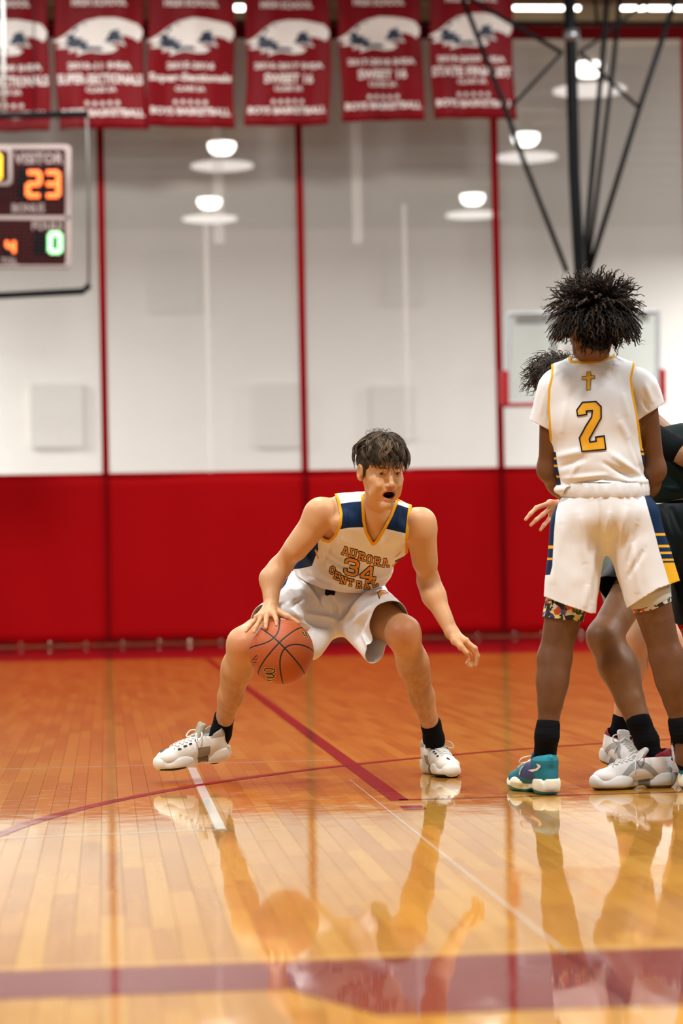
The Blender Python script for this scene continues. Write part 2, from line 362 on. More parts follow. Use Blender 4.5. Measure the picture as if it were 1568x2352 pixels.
def build_planks():
    rg = random.Random(3); W = .0572; pl = []
    for i in range(-80, 215):
        x = .92+i*W; y = 3.0-rg.random()*.8
        while y < 30.4:
            ln = rg.choice((.34, .46, .58, .72, .88)); cy = y+ln/2
            edge_l = G(0, 1600)[0]*0+(-.52+(cy-4)*-.035)-1.0; edge_r = .55+(cy-4)*.235+1.2
            if edge_l-.3 < x < edge_r+.6: pl.append((x, cy, ln))
            y += ln
    q = PJ(np.array([(a, b, 0) for a, b, c in pl])); d = np.array([b for a, b, c in pl])
    vis = (q[:, 0] > -30) & (q[:, 0] < 1598) & (q[:, 1] < 2400); order = np.lexsort((d, ~vis)); parts = set(order[:300].tolist())
    def geo(x, y, ln, tx=0, ty=0):
        g = .0002; bv = .0003; w = W/2-g; l = ln/2-g*1.6; v = []
        for (sx, sy) in ((-1, -1), (1, -1), (1, 1), (-1, 1)):
            v.append((x+sx*(w-bv), y+sy*(l-bv), sx*tx*w+sy*ty*l))
        for (sx, sy) in ((-1, -1), (1, -1), (1, 1), (-1, 1)):
            v.append((x+sx*w, y+sy*l, -.0016))
        for (sx, sy) in ((-1, -1), (1, -1), (1, 1), (-1, 1)):
            v.append((x+sx*w, y+sy*l, -.012))
        f = [(0, 1, 2, 3)]+[(a, a+4, (a+1) % 4+4, (a+1) % 4)[::1] for a in range(4)]+[(a+4, a+8, (a+1) % 4+8, (a+1) % 4+4) for a in range(4)]
        return v, f
    me = {}; V = []; F = []; R = []
    for k, (x, y, ln) in enumerate(pl):
        tx, ty = rg.uniform(-1, 1)*.0009, rg.uniform(-1, 1)*.00035
        if k in parts:
            if ln not in me:
                v, f = geo(0, 0, ln); m_ = bpy.data.meshes.new('plank'); m_.from_pydata(v, [], f); m_.materials.append(M_WOOD); me[ln] = m_
            o = bpy.data.objects.new('plank', me[ln]); o.location = (x, y, 0); o.rotation_euler = (ty, -tx, 0); COL.objects.link(o); o.parent = fl
        else:
            v, f = geo(x, y, ln, tx, ty); n = len(V); V += v; F += [tuple(i+n for i in q_) for q_ in f]; R += [rg.random()]*12
    o = mobj('planks', V, F, M_WOOD, fl, smooth=False, attrs={'rnd': np.array(R)}); o['kind'] = 'stuff'
build_planks()
ZL = .0009
def line(name, pts, w, m, label=None, z=ZL):
    """flat painted line on the floor along a polyline"""
    pts = np.array(pts, float); t = np.gradient(pts, axis=0); t /= np.linalg.norm(t, axis=1)[:, None]; n = np.stack([-t[:, 1], t[:, 0]], 1)*w/2
    a = pts-n; b = pts+n; N = len(pts); v = [(x, y, z) for x, y in a]+[(x, y, z) for x, y in b]
    o = mobj(name, v, [(i, i+1, N+i+1, N+i) for i in range(N-1)], m, fl, smooth=False); tag(o, label); return o
def pg(name, pts, m, label=None, z=ZL): 
    o = mobj(name, [(x, y, z) for x, y in pts], [tuple(range(len(pts)))], m, fl, smooth=False); tag(o, label); return o
line('lane_line', [(1.0, 8.31), (1.0, 24.0)], .064, M_RED, 'maroon painted lane line running away down the court')
ap = np.array([(-.34, 7.66), (-.21, 8.05), (-.07, 8.34), (.24, 8.99), (.6, 9.53), (.99, 9.97), (1.72, 10.52), (2.05, 10.75), (2.64, 10.97)])
_A = np.c_[2*ap, np.ones(len(ap))]; _s = np.linalg.lstsq(_A, (ap**2).sum(1), rcond=None)[0]; _R = math.sqrt(_s[2]+_s[0]**2+_s[1]**2)
a0 = math.atan2(ap[0, 1]-_s[1], ap[0, 0]-_s[0]); a1 = math.atan2(ap[-1, 1]-_s[1], ap[-1, 0]-_s[0])
line('three_point_line', [(_s[0]+_R*math.cos(t), _s[1]+_R*math.sin(t)) for t in np.linspace(a0+.25, a1-.35, 90)], .05, M_RED2, 'thin red painted arc curving across the floor', z=ZL+.0003)
line('baseline_line', [(1.0, 8.335), (7, 8.32)], .035, M_RED, 'thin maroon line running to the right')
pg('lane_block', [(.975, 7.98), (1.05, 7.98), (1.05, 8.12), (.975, 8.12)], M_RED, 'small maroon painted block')
line('tape_line', [(.345, 7.50), (.345, 10.05)], .034, M_WHT, 'white line running away under the dribbler')
line('tape_line', [(-.45, 7.44), (.36, 7.52)], .014, M_WHT)
line('tape_line', [(.92, 4.2), (.92, 9.25)], .004, M_WHT)
line('tape_line', [(-.7, 10.25), (.95, 10.25)], .01, M_WHT)
pg('border_band', [(-3, 4.56), (.33, 4.56), (.47, 4.25), (6, 4.22), (6, 4.88), (-3, 4.88)], M_RED, 'broad maroon border band at the baseline, wider on the right')
pg('border_trim', [(-3, 4.905), (6, 4.905), (6, 4.93), (-3, 4.93)], floor_mat('tan_floor_paint', (.70, .38, .12)))
pg('far_border', [(-8, 26.0), (15, 21.5), (15, 29.9), (-8, 29.9)], M_RED2, 'crimson painted border along the foot of the curtain')
# ---- far wall and ceiling
wm = mat('painted_block', (.86, .85, .80), rough=.8, noise=.05, nscale=1.2)
wb = MB(); wb.box((3, 55.15, 4.6), (44, .3, 9.2)); wall = wb.build('wall_back', wm, origin=(3, 55, 0)); wall['kind'] = 'structure'
for (x, y, w, h) in ((395, 650, 120, 140), (930, 640, 90, 130), (130, 955, 120, 150), (640, 955, 110, 150), (905, 950, 100, 130)):
    c = PY(x, y, 54.9); s = 55/FPX; q = MB(); q.box((c[0], 54.93, c[2]), (w*s, .12, h*s), bev=.03)
    q.build('wall_panel', mat('wall_panel_grey', (.68, .67, .62), rough=.8), wall)
cb = MB(); cb.box((3, 30, 9.15), (44, 64, .3)); ceil = cb.build('ceiling', mat('roof_deck', (.20, .135, .050), rough=.85, noise=.12, nscale=.8), origin=(3, 30, 9.0)); ceil['kind'] = 'structure'
for i in range(19):
    y = 31.8+i*1.25; q = MB(); q.box((3, y, 8.86), (40, .16, .30)); q.build('joist', mat('joist_tan', (.24, .175, .09), rough=.7), ceil)
pd = MB(); pd.box((3, 54.9, 1.0), (44, .12, 2.0)); pd.build('dimming_band', mat('dimming_band_red', (.10, .004, .006), rough=.8, spec=.05), wall)  # unseen dark band, added to dim the bright strip beneath the curtain
# ---- lamps seen through the netting
def ray_z(x, y, z):
    q = P(x, y, 1.0)-CAM; return CAM+q*((z-CAM[2])/q[2])
glow = mat('lamp_glow', (1, .98, .93), emit=5); disc_glow = mat('streak_glow', (1, .99, .95), emit=.75)  # the weaker glow is for the added streak disc
housing = mat('lamp_housing', (.75, .75, .72), rough=.4, metal=.6)
def pendant(x, y, k, label, z=8.42):

    c = ray_z(x, y, z); e = empty('pendant_lamp', (c[0], c[1], z), label, 'lamp', 'pendant lamps beyond the net curtain'); WLOC[e.name] = tuple(e.location)
    n = 20; a = np.arange(n)*2*math.pi/n
    pr = [(.0, .20), (.10, .20), (.13, .12), (.22, .06), (.24, 0)]
    v = [(c[0]+r*math.cos(t), c[1]+r*math.sin(t), z+hh) for r, hh in pr for t in a]
    mobj('shade', v, [(i*n+j, i*n+(j+1) % n, (i+1)*n+(j+1) % n, (i+1)*n+j) for i in range(len(pr)-1) for j in range(n)], housing, e)
    pr = [(.235, 0.0), (.23, -.09), (.16, -.17), (.0, -.19)]
    v = [(c[0]+r*math.cos(t), c[1]+r*math.sin(t), z+hh) for r, hh in pr for t in a]
    mobj('lens', v, [(i*n+j, i*n+(j+1) % n, (i+1)*n+(j+1) % n, (i+1)*n+j) for i in range(len(pr)-1) for j in range(n)], glow, e)
    q = MB(); q.tube([(c[0], c[1], z+.19), (c[0], c[1], 9.02)], .012, 6); q.build('rod', mat('rod_grey', (.08, .08, .07)), e)
    q = MB(); q.tube([(c[0], c[1], z-.40), (c[0], c[1], z-.385)], .55, 24); q.build('streak_disc', disc_glow, e)  # added glowing disc, imitates the streak of light below each lamp
    for k_ in range(3): q = MB(); q.tube([(c[0]+.2*math.cos(k_*2.1), c[1]+.2*math.sin(k_*2.1), z-.05), (c[0]+.5*math.cos(k_*2.1), c[1]+.5*math.sin(k_*2.1), z-.39)], .006, 4); q.build('streak_disc_stay', mat('rod_grey', (.08, .08, .07)), e)  # stays made up to carry the added streak disc
for (x, y, l) in ((509, 330, 'hanging lamp beyond the net, upper of the two left of the middle seam'), (481, 458, 'hanging lamp beyond the net, lower of the two left of the middle seam'), (1085, 449, 'single hanging lamp beyond the net just left of the right seam'), (1206, 310, 'hanging lamp beyond the net beside the left brace of the hoop'), (1352, 148, 'brightest hanging lamp, seen right behind the hoop mast')):
    pendant(x, y, 1, l)
for (x, y) in ((510, 364), (478, 485), (1075, 469), (1205, 343), (1345, 170)):
    pass
tb = mat('tube_glow', (1, .99, .95), emit=9)
for i, (x0, x1, y) in enumerate(((1180, 1330, 16), (1425, 1480, 16), (1490, 1600, 16), (1175, 1250, 60), (1440, 1530, 61), (1545, 1640, 61), (528, 560, 17), (528, 560, 62))):
    a = ray_z(x0, y, 8.78); b = ray_z(x1, y, 8.78); a[1] = b[1] = (a[1]+b[1])/2
    q = MB(); q.tube([a, b], .045, 8); e = empty('tube_lamp', tuple((a+b)/2), 'upper of two white tubes between the third and fourth banners' if i == 6 else 'lower of two white tubes between the third and fourth banners' if i == 7 else 'white fluorescent tube right of the banners, '+('leftmost', 'middle', 'rightmost')[i % 3]+(' of the upper row' if i < 3 else ' of the lower row'), 'lamp', 'fluorescent tubes above the curtain'); WLOC[e.name] = tuple(e.location)
    q.build('tube', tb, e); q = MB(); q.box((a+b)/2+np.array([0, 0, .08]), (abs(b[0]-a[0]), .14, .07)); q.build('fitting', housing, e); q = MB()
    for k_ in (.2, .8): c = a*k_+b*(1-k_); q.tube([c+np.array([0, 0, .08]), (c[0], c[1], 9.02)], .012, 5)
    q.build('hanger', housing, e)['kind'] = 'stuff'
# ---- divider curtain
YC = 30.0
cur = empty('divider_curtain', (3, YC, 0), 'gym divider curtain, red vinyl below and white netting above, red vertical seams', 'curtain'); WLOC[cur.name] = tuple(cur.location)
sx = [PY(x, 1080, YC)[0] for x in (243, 700, 1150)]; sp = (sx[2]-sx[0])/2; seams = [sx[0]-3*sp, sx[0]-2*sp, sx[0]-sp, sx[0], sx[1], sx[2], sx[2]+sp, sx[2]+2*sp, sx[2]+3*sp, sx[2]+4*sp]
ZT = PY(700, 1083, YC)[2]; ZTOP = PY(1300, 84, YC)[2]; ZB = .03
vin = mat('red_vinyl', (.325, .0006, .0022), rough=.7, spec=.06, noise=.10, nscale=.7, bump=.12, bscale=3)
hemm = mat('dark_red_hem', (.10, .001, .003), rough=.7, spec=.05)
strap = mat('red_strap', (.20, .001, .003), rough=.7, spec=.05)
net = bpy.data.materials.new('white_net'); net.use_nodes = True; nt = net.node_tree; b_ = nt.nodes['Principled BSDF']; b_.inputs['Base Color'].default_value = (.89, .875, .81, 1); b_.inputs['Roughness'].default_value = .8
tr = nt.nodes.new('ShaderNodeBsdfTransparent'); tl = nt.nodes.new('ShaderNodeBsdfTranslucent'); tl.inputs[0].default_value = (.89, .875, .81, 1)
m1 = nt.nodes.new('ShaderNodeMixShader'); m1.inputs[0].default_value = .35; m2 = nt.nodes.new('ShaderNodeMixShader'); m2.inputs[0].default_value = .32
nt.links.new(b_.outputs[0], m1.inputs[1]); nt.links.new(tl.outputs[0], m1.inputs[2]); nt.links.new(tr.outputs[0], m2.inputs[1]); nt.links.new(m1.outputs[0], m2.inputs[2]); nt.links.new(m2.outputs[0], nt.nodes['Material Output'].inputs[0])
def wav(x, z, s=1.0): return .012*s*math.sin(x*3.1+.6*math.sin(z*1.3))+.007*s*math.sin(x*7.7+z*.8)
for i in range(len(seams)-1):
    xa, xb = seams[i], seams[i+1]
    v, f = sheet(28, 14, lambda u, w: (xa+(xb-xa)*u, YC+wav(xa+(xb-xa)*u+.15*w, w*2)*1.6*(1.2-w)+.010*math.sin((xa+(xb-xa)*u)*2.3+w*4+i), ZB+(ZT-ZB)*w))
    solid(mobj('vinyl_panel', v, f, vin, cur), .004)
    v, f = sheet(20, 16, lambda u, w: (xa+(xb-xa)*u, YC+wav(xa+(xb-xa)*u, w*5)*.7, ZT-.02+(ZTOP-ZT+.02)*w))
    mobj('net_panel', v, f, net, cur)
    q = MB(); q.box(((xa+xb)/2, YC-.012, ZT), (xb-xa, .012, .035)); q.build('joining_tape', vin, cur)
for x in seams:
    lean = 0; q = MB(); q.box((x, YC-.03, (ZT+ZTOP)/2), (.088, .012, ZTOP-ZT), bev=.004); q.build('seam_strap', strap, cur)
    q = MB(); q.box((x, YC-.05, (ZB+ZT)/2), (.03, .01, ZT-ZB)); q.build('vinyl_seam', hemm, cur)
net2 = net.copy(); net2.name = 'net_seam_mesh'; [n_ for n_ in net2.node_tree.nodes if n_.type == 'MIX_SHADER'][-1].inputs[0].default_value = .16
for px_ in (500, 818, 925, 470):
    x = PY(px_, 400, YC)[0]; lo_, hi_ = (ZT, PY(px_, 470, YC)[2]) if px_ in (925, 470) else (PY(px_, 560, YC)[2], ZTOP)
    q = MB(); q.box((x, YC-.022, (lo_+hi_)/2), (.13 if px_ in (500, 818) else .06, .002, hi_-lo_)); q.build('net_seam', net2, cur)
q = MB(); q.box(((seams[0]+seams[-1])/2, YC, ZTOP+.05), (seams[-1]-seams[0], .03, .17), bev=.01); q.build('top_hem', hemm, cur)
q = MB(); q.tube([(seams[0], YC, ZTOP+.17), (seams[-1], YC, ZTOP+.17)], .03, 8); q.build('track_pipe', mat('dark_steel', (.02, .018, .016), rough=.4, metal=.7), cur)
q = MB(); q.box(((seams[0]+seams[-1])/2, YC-.002, ZB+.02), (seams[-1]-seams[0], .02, .05), bev=.008); q.build('bottom_hem', hemm, cur)
bm_ = mat('weight_steel', (.85, .83, .78), rough=.25, metal=.9); q = MB(); rg = random.Random(5)
for i in range(30):
    x = -2.3+i*.41+rg.uniform(-.1, .1); c = np.array([x, YC-.03, .045+rg.uniform(-.01, .01)]); r = rg.choice((.012, .018, .026)); n = 8
    v = [tuple(c+r*np.array([math.sin(a)*math.cos(t), math.sin(a)*math.sin(t), math.cos(a)])) for a in np.linspace(.01, math.pi-.01, 6) for t in np.arange(n)*2*math.pi/n]
    q.add(v, [(k*n+j, (k+1)*n+j, (k+1)*n+(j+1) % n, k*n+(j+1) % n) for k in range(5) for j in range(n)])
o = q.build('hem_weights', bm_, cur, smooth=True); o['kind'] = 'stuff'
# ---- banners
def text_geo(s, w=None, h=None, bold=.03, align='CENTER', res=2, extr=0.0):
    cu = bpy.data.curves.new('t', 'FONT'); cu.body = s; cu.align_x = align; cu.resolution_u = res; cu.offset = bold; cu.extrude = extr
    o = bpy.data.objects.new('t', cu); COL.objects.link(o); dg = bpy.context.evaluated_depsgraph_get(); me = bpy.data.meshes.new_from_object(o.evaluated_get(dg))
    v = np.array([q.co[:] for q in me.vertices]); f = [tuple(p.vertices) for p in me.polygons]; bpy.data.objects.remove(o); bpy.data.meshes.remove(me)
    lo, hi = v.min(0), v.max(0); v = v-(lo+hi)/2; v[:, 0] *= (w/(hi[0]-lo[0])) if w else 1; v[:, 1] *= (h/(hi[1]-lo[1])) if h else 1
    return v, f
YB = 29.1
ban_red = mat('banner_red', (.16, .0010, .0045), rough=.55, spec=.12, noise=.2, nscale=2); ban_txt = mat('banner_lettering', (.72, .68, .64), rough=.6); navy_p = mat('banner_navy', (.006, .014, .04), rough=.6)
EAGLE = [(570, 430), (690, 360), (800, 270), (900, 210), (1050, 175), (1200, 180), (1330, 205), (1440, 235), (1490, 300), (1490, 360), (1450, 420), (1400, 385), (1310, 360), (1270, 370), (1320, 475), (1200, 440), (1155, 455), (1240, 500), (1190, 540), (1100, 550), (960, 530), (880, 550), (815, 575), (830, 510), (735, 545), (750, 490), (605, 500), (660, 450)]
EN = [[(690, 380), (780, 335), (800, 390), (880, 390), (860, 425), (940, 425), (905, 475), (1060, 480), (1090, 522), (960, 512), (865, 528), (850, 490), (770, 495), (675, 450), (735, 418)], [(1130, 390), (1160, 320), (1260, 300), (1240, 335), (1275, 355), (1260, 390), (1300, 450), (1200, 425), (1140, 440), (1100, 425)], [(775, 300), (840, 262), (800, 330)], [(865, 250), (925, 222), (900, 255)]]
def tri_poly(pts):
    from mathutils.geometry import tessellate_polygon
    return [tuple(t) for t in tessellate_polygon([[Vector((x, y, 0)) for x, y in pts]])]
def finely(poly, step=.05):
    tris = [[np.array(poly[i], float) for i in t] for t in tri_poly(poly)]; vs = []; fs = []
    while tris:
        t = tris.pop(); l = [np.linalg.norm(t[(i+1) % 3]-t[i]) for i in range(3)]; i = int(np.argmax(l))
        if l[i] > step: mid = (t[i]+t[(i+1) % 3])/2; tris += [[t[i], mid, t[(i+2) % 3]], [mid, t[(i+1) % 3], t[(i+2) % 3]]]
        else: fs.append((len(vs), len(vs)+1, len(vs)+2)); vs += [tuple(p) for p in t]
    return vs, fs
def banner(xc, yb, wpx, l1, l2, l3, label, k):
    c = PY(xc, yb, YB); W = wpx*c[1]/FPX*1.0; Ht = W*1.72
    e = empty('championship_banner', (c[0], YB, c[2]), label, 'banner', 'red banners hanging in a row above the curtain'); WLOC[e.name] = tuple(e.location)
    ph = k*1.7
    def S(u, v, off=0):
        u2 = u+.02*math.sin(v*3+ph)*(1.7-v)
        wv = .028*math.sin(u*9+ph+v*.8)+.015*math.sin(u*17+ph*2-v*2)
        return (c[0]+u2*W, YB+wv*(1.15-.4*v)-off, c[2]+v*W+.012*math.sin(u*5+ph)*(1-v*.5))
    v, f = sheet(30, 24, lambda a, b: S(a-.5, b*1.72)); solid(mobj('cloth', v, f, ban_red, e), .003)
    def put(s, vc, h, w):
        if not s: return
        tv, tf = text_geo(s, w, h, .035); T = MB(); T.add([S(x, vc+y, .006) for x, y, z in tv], tf); T.build('lettering', ban_txt, e)
    put('HIGH SCHOOL', 1.44, .085, .62); put('AURORA', 1.60, .11, .6); put(l1, .715, .075, .055*len(l1)+.05); put(l2, .565, .115, .058*len(l2)+.12 if len(l2) < 12 else .95)
    put('CLASS 2A', .445, .055, .34); put('BOYS BASKETBALL', .185, .085, .92)
    for i in range(5):
        T = MB(); cx, cy = (i-2)*.085, .29; pts = [(cx+(.036 if j % 2 == 0 else .016)*math.sin(j*math.pi/5), cy+(.036 if j % 2 == 0 else .016)*math.cos(j*math.pi/5)) for j in range(10)]
        T.add([S(x, y, .006) for x, y in pts]+[S(cx, cy, .006)], [(j, (j+1) % 10, 10) for j in range(10)]); T.build('star', ban_txt, e)
    def loc(p): return ((p[0]-1041)/918, (1335-p[1])/918)
    E2 = [loc(p) for p in EAGLE]; q = MB(); vv, ff = finely(E2); q.add([S(x, y, .007) for x, y in vv], ff); em = q.build('eagle_emblem', ban_txt, e)
    for pl in EN:
        q = MB(); p2 = [loc(p) for p in pl]; vv, ff = finely(p2); q.add([S(x, y, .012) for x, y in vv], ff); q.build('emblem_shading', navy_p, em)
    q = MB(); q.tube([S(-.5, 1.72), S(.5, 1.72)], .02, 8); q.build('pole', mat('dark_steel', (.02,)*3), e)
for k, a in enumerate(((10, 303, 205, '2008-2009 IHSA', 'SUPER-SECTIONALS', '', 'red eagle banner cut by the left edge, behind the scoreboard cage'), (233, 297, 204, '2010-11 IHSA', 'SUPER-SECTIONALS', '', 'red eagle banner reading SUPER-SECTIONALS in capitals, second from the left'), (443, 292, 200, '2015-2016', 'Super-Sectionals', '', 'red eagle banner dated 2015-2016, reading Super-Sectionals'), (663, 288, 195, '2016-2017 IHSA', 'SWEET 16', '', 'red eagle banner dated 2016-2017, reading SWEET 16'), (876, 278, 193, '2017-2018 IHSA', 'SWEET 16', '', 'red eagle banner dated 2017-2018, reading SWEET 16'), (1088, 273, 196, '2019-2020 IHSA', 'STATE FINALIST', '', 'red eagle banner reading STATE FINALIST, crossed by the hoop brace'))):
    banner(*a, k)
# ---- scoreboard and its cage
YS = 28.0
def BS(x, y, off=0.0): return PY(x, y, YS)+np.array([0, -off, 0])
sb = empty('scoreboard', tuple(BS(0, 470)), 'dark maroon electronic scoreboard with lit VISITOR score 23', 'scoreboard'); WLOC[sb.name] = tuple(sb.location)
def rrect(x0, y0, x1, y1, r, n=5):
    out = []
    for cx, cy, a in ((x1-r, y0+r, -90), (x1-r, y1-r, 0), (x0+r, y1-r, 90), (x0+r, y0+r, 180)):
        for i in range(n+1):
            t = math.radians(a+90*i/n); out.append((cx+r*math.cos(t), cy+r*math.sin(t)))
    return out
def plate(name, pts, o1, th, m, par):
    n = len(pts); v = [BS(x, y, o1) for x, y in pts]+[BS(x, y, o1-th) for x, y in pts]
    return mobj(name, v, [tuple(range(n)), tuple(range(2*n-1, n-1, -1))]+[(i, (i+1) % n, n+(i+1) % n, n+i)[::-1] for i in range(n)], m, par, smooth=False)
def ring(name, po, pi, o1, th, m, par):
    n = len(po); v = [BS(x, y, o1) for x, y in po]+[BS(x, y, o1) for x, y in pi]+[BS(x, y, o1-th) for x, y in po]
    return mobj(name, v, [(i, (i+1) % n, n+(i+1) % n, n+i) for i in range(n)]+[(i, (i+1) % n, 2*n+(i+1) % n, 2*n+i)[::-1] for i in range(n)], m, par, smooth=False)
mar = mat('board_maroon', (.030, .0015, .003), rough=.7, spec=.05); bei = mat('board_trim', (.42, .34, .32), rough=.6); blk = mat('black_window', (.002, .002, .003), rough=.7, spec=.05)
plate('face_panel', rrect(-520, 335, 161, 612, 10), .0, .18, mar, sb)
ring('trim_frame', rrect(-522, 332, 163, 614, 12), rrect(-514, 343, 151, 609, 6), .008, .02, bei, sb)
plate('divider_bar', [(-515, 494), (160, 496), (160, 505), (-515, 503)], .008, .008, bei, sb)
ring('clock_frame', rrect(-330, 338, 28, 426, 12), rrect(-322, 346, 19, 418, 8), .010, .01, bei, sb)
plate('clock_window', rrect(-320, 348, 16, 416, 6), .006, .006, blk, sb)
plate('score_window', [(42, 386), (143, 388), (143, 460), (40, 458)], .005, .005, blk, sb)
plate('fouls_window', [(78, 534), (147, 536), (147, 588), (78, 585)], .005, .005, blk, sb)
plate('timeout_window', [(8, 548), (38, 549), (38, 588), (8, 587)], .005, .005, blk, sb)
orange = mat('orange_segments', (1, .16, .03), emit=2.6); amber = mat('amber_segments', (1, .42, .02), emit=2.6); green = mat('green_segments', (.38, .95, .42), emit=1.9)
SEG = {'2': 'abged', '3': 'abgcd', '4': 'fgbc', '0': 'abcdef', '8': 'abcdefg', '1': 'bc'}
def digit(ch, x0, y0, x1, y1, w, m):
    q = MB(); ym = (y0+y1)/2; P_ = {'a': ((x0, y0), (x1, y0)), 'b': ((x1, y0), (x1, ym)), 'c': ((x1, ym), (x1, y1)), 'd': ((x0, y1), (x1, y1)), 'e': ((x0, ym), (x0, y1)), 'f': ((x0, y0), (x0, ym)), 'g': ((x0, ym), (x1, ym))}
    for s in SEG[ch]:
        (ax, ay), (bx, by) = P_[s]; q.tube([BS(ax, ay, .012), BS(bx, by, .012)], w*YS/FPX/2, 8)
    q.build('digit', m, sb)
digit('2', 64, 397, 91, 450, 11, orange); digit('3', 107, 397, 134, 450, 11, orange); digit('8', -24, 357, 0, 410, 10, amber); digit('4', 16, 554, 32, 581, 8, orange); digit('0', 115, 538, 138, 579, 11, green)
for s, x, y, w, h in (('VISITOR', 89, 364, 112, 25), ('BONUS', 65, 478, 74, 20), ('FOULS', 109, 518, 70, 20), ('TOL', 21, 600, 38, 16)):
    tv, tf = text_geo(s, w, h, .02); mobj('lettering', [BS(x+a, y-b-a*.004, .006) for a, b, c in tv], tf, bei, sb, smooth=False)
cg = empty('scoreboard_cage', tuple(BS(205, 680)), 'black pipe cage with netting around the scoreboard', 'cage'); WLOC[cg.name] = tuple(cg.location)
dk = mat('black_pipe', (.003, .004, .005), rough=.6, spec=.12)
def pxtube(name, pts, rad_px, Y, m, par, n=10):
    q = MB(); q.tube([PY(x, y, Y) for x, y in pts], rad_px*Y/FPX, n); return q.build(name, m, par, smooth=True)
YG = 27.4
pxtube('top_rail', [(-500, 275), (203, 262)], 7.5, YG, dk, cg); pxtube('bottom_rail', [(-500, 686), (0, 679), (190, 669), (206, 655)], 8, YG, dk, cg)
pxtube('side_post', [(199, 264), (203, 400), (204, 655)], 3.2, YG, mat('grey_post', (.10, .10, .09), rough=.5), cg)
pxtube('hanger_cable', [(6, -30), (8, 262)], 5, YG, mat('pale_cable', (.5, .52, .5), rough=.5), cg); pxtube('hanger_cable', [(77, -30), (79, 262)], 1.6, YG, dk, cg)
q = MB()
for i in range(42): q.tube([PY(200-i*9, 268, YG), PY(203-i*9, 668, YG)], .0008, 4, False)
for i in range(45): q.tube([PY(-180, 272+i*9, YG), PY(202, 268+i*9, YG)], .0008, 4, False)
o = q.build('netting', mat('net_string', (.10, .10, .09)), cg); o['kind'] = 'stuff'
# ---- ceiling-hung hoop
YH = 28.6
hp = empty('ceiling_hung_hoop', tuple(PY(1337, 925, YH)), 'basketball hoop with glass backboard on black pipes hung from the ceiling', 'basketball hoop'); WLOC[hp.name] = tuple(hp.location)
pxtube('mast', [(1303, -60), (1311, 100), (1318, 400), (1331, 640), (1336, 740)], 13.5, YH-.25, dk, hp, 14)
for n_, pts, r, yy in (('brace', [(1052, -30), (1155, 235), (1195, 350), (1302, 625)], 6, YH-.5), ('brace', [(1395, -30), (1386, 100), (1352, 480), (1338, 620)], 6.5, YH-.1), ('brace', [(1426, -30), (1408, 150), (1374, 420), (1348, 620)], 5.5, YH+.1), ('brace', [(1560, -30), (1467, 250), (1352, 625)], 6.5, YH-.4),
                      ('cross_strut', [(1050, -20), (1290, 121)], 5, YH-.45), ('cross_strut', [(1290, 121), (1172, 247)], 4, YH-.47), ('cross_strut', [(1330, 120), (1468, 249)], 4.5, YH-.38), ('cross_strut', [(1330, 120), (1390, 80), (1510, -20)], 3.5, YH-.3), ('cross_strut', [(1365, -5), (1372, 60)], 4, YH+.05)):
    pxtube(n_, pts, r, yy, dk, hp)
pxtube('mast_collar', [(1311, 70), (1313, 96)], 19, YH-.25, mat('galvanised', (.25, .27, .28), metal=.8, rough=.35), hp, 14)
def HB(x, y, o=0): return PY(x, y, YH)+np.array([0, o, 0])
gl = bpy.data.materials.new('backboard_glass'); gl.use_nodes = True; nt = gl.node_tree; b_ = nt.nodes['Principled BSDF']; b_.inputs['Base Color'].default_value = (.55, .62, .60, 1); b_.inputs['Roughness'].default_value = .05
tr = nt.nodes.new('ShaderNodeBsdfTransparent'); tr.inputs[0].default_value = (.93, .96, .95, 1); m2 = nt.nodes.new('ShaderNodeMixShader'); m2.inputs[0].default_value = .22
nt.links.new(tr.outputs[0], m2.inputs[1]); nt.links.new(b_.outputs[0], m2.inputs[2]); nt.links.new(m2.outputs[0], nt.nodes['Material Output'].inputs[0])
x0, x1, y0, y1 = 1165, 1510, 722, 926
q = MB(); cs = [HB(x0, y0), HB(x1, y0-6), HB(x1, y1-6), HB(x0, y1)]; q.add([c+np.array([0, -.01, 0]) for c in cs]+[c+np.array([0, .01, 0]) for c in cs], [(0, 1, 2, 3), (7, 6, 5, 4), (0, 4, 5, 1), (1, 5, 6, 2), (2, 6, 7, 3), (3, 7, 4, 0)]); q.build('glass_pane', gl, hp)
q = MB(); fr = mat('board_frame', (.50, .56, .58), rough=.4)
for a, b in ((0, 1), (1, 2), (2, 3), (3, 0)): q.tube([cs[a], cs[b]], .032, 4)
q.build('backboard_frame', fr, hp)
q = MB()
for a, b in (((1285, 800), (1400, 798)), ((1400, 798), (1400, 890)), ((1400, 890), (1285, 892)), ((1285, 892), (1285, 800))): q.tube([HB(*a, -.02), HB(*b, -.02)], .022, 4)
q.build('target_square', mat('white_tape', (.8, .78, .74)), hp)
q = MB(); q.tube([HB(1185, 736, .05), HB(1490, 730, .05)], .045, 4); q.build('rear_beam', mat('olive_beam', (.12, .12, .09), rough=.6), hp)
for x in (1272, 1402): q = MB(); q.tube([HB(x, 738, .06), HB(x+3, 915, .06)], .035, 6); q.build('rear_upright', mat('bronze_upright', (.10, .05, .035), rough=.5), hp)
padm = mat('red_pad', (.36, .002, .006), rough=.5)
q = MB(); q.tube([HB(1157, 852), HB(1158, 930)], .062, 8); q.build('corner_pad', padm, hp); q = MB(); q.tube([HB(1520, 848), HB(1521, 926)], .045, 8); q.build('corner_pad', padm, hp)
q = MB(); q.tube([HB(1155, 929), HB(1522, 922)], .035, 8); q.build('bottom_pad', padm, hp)
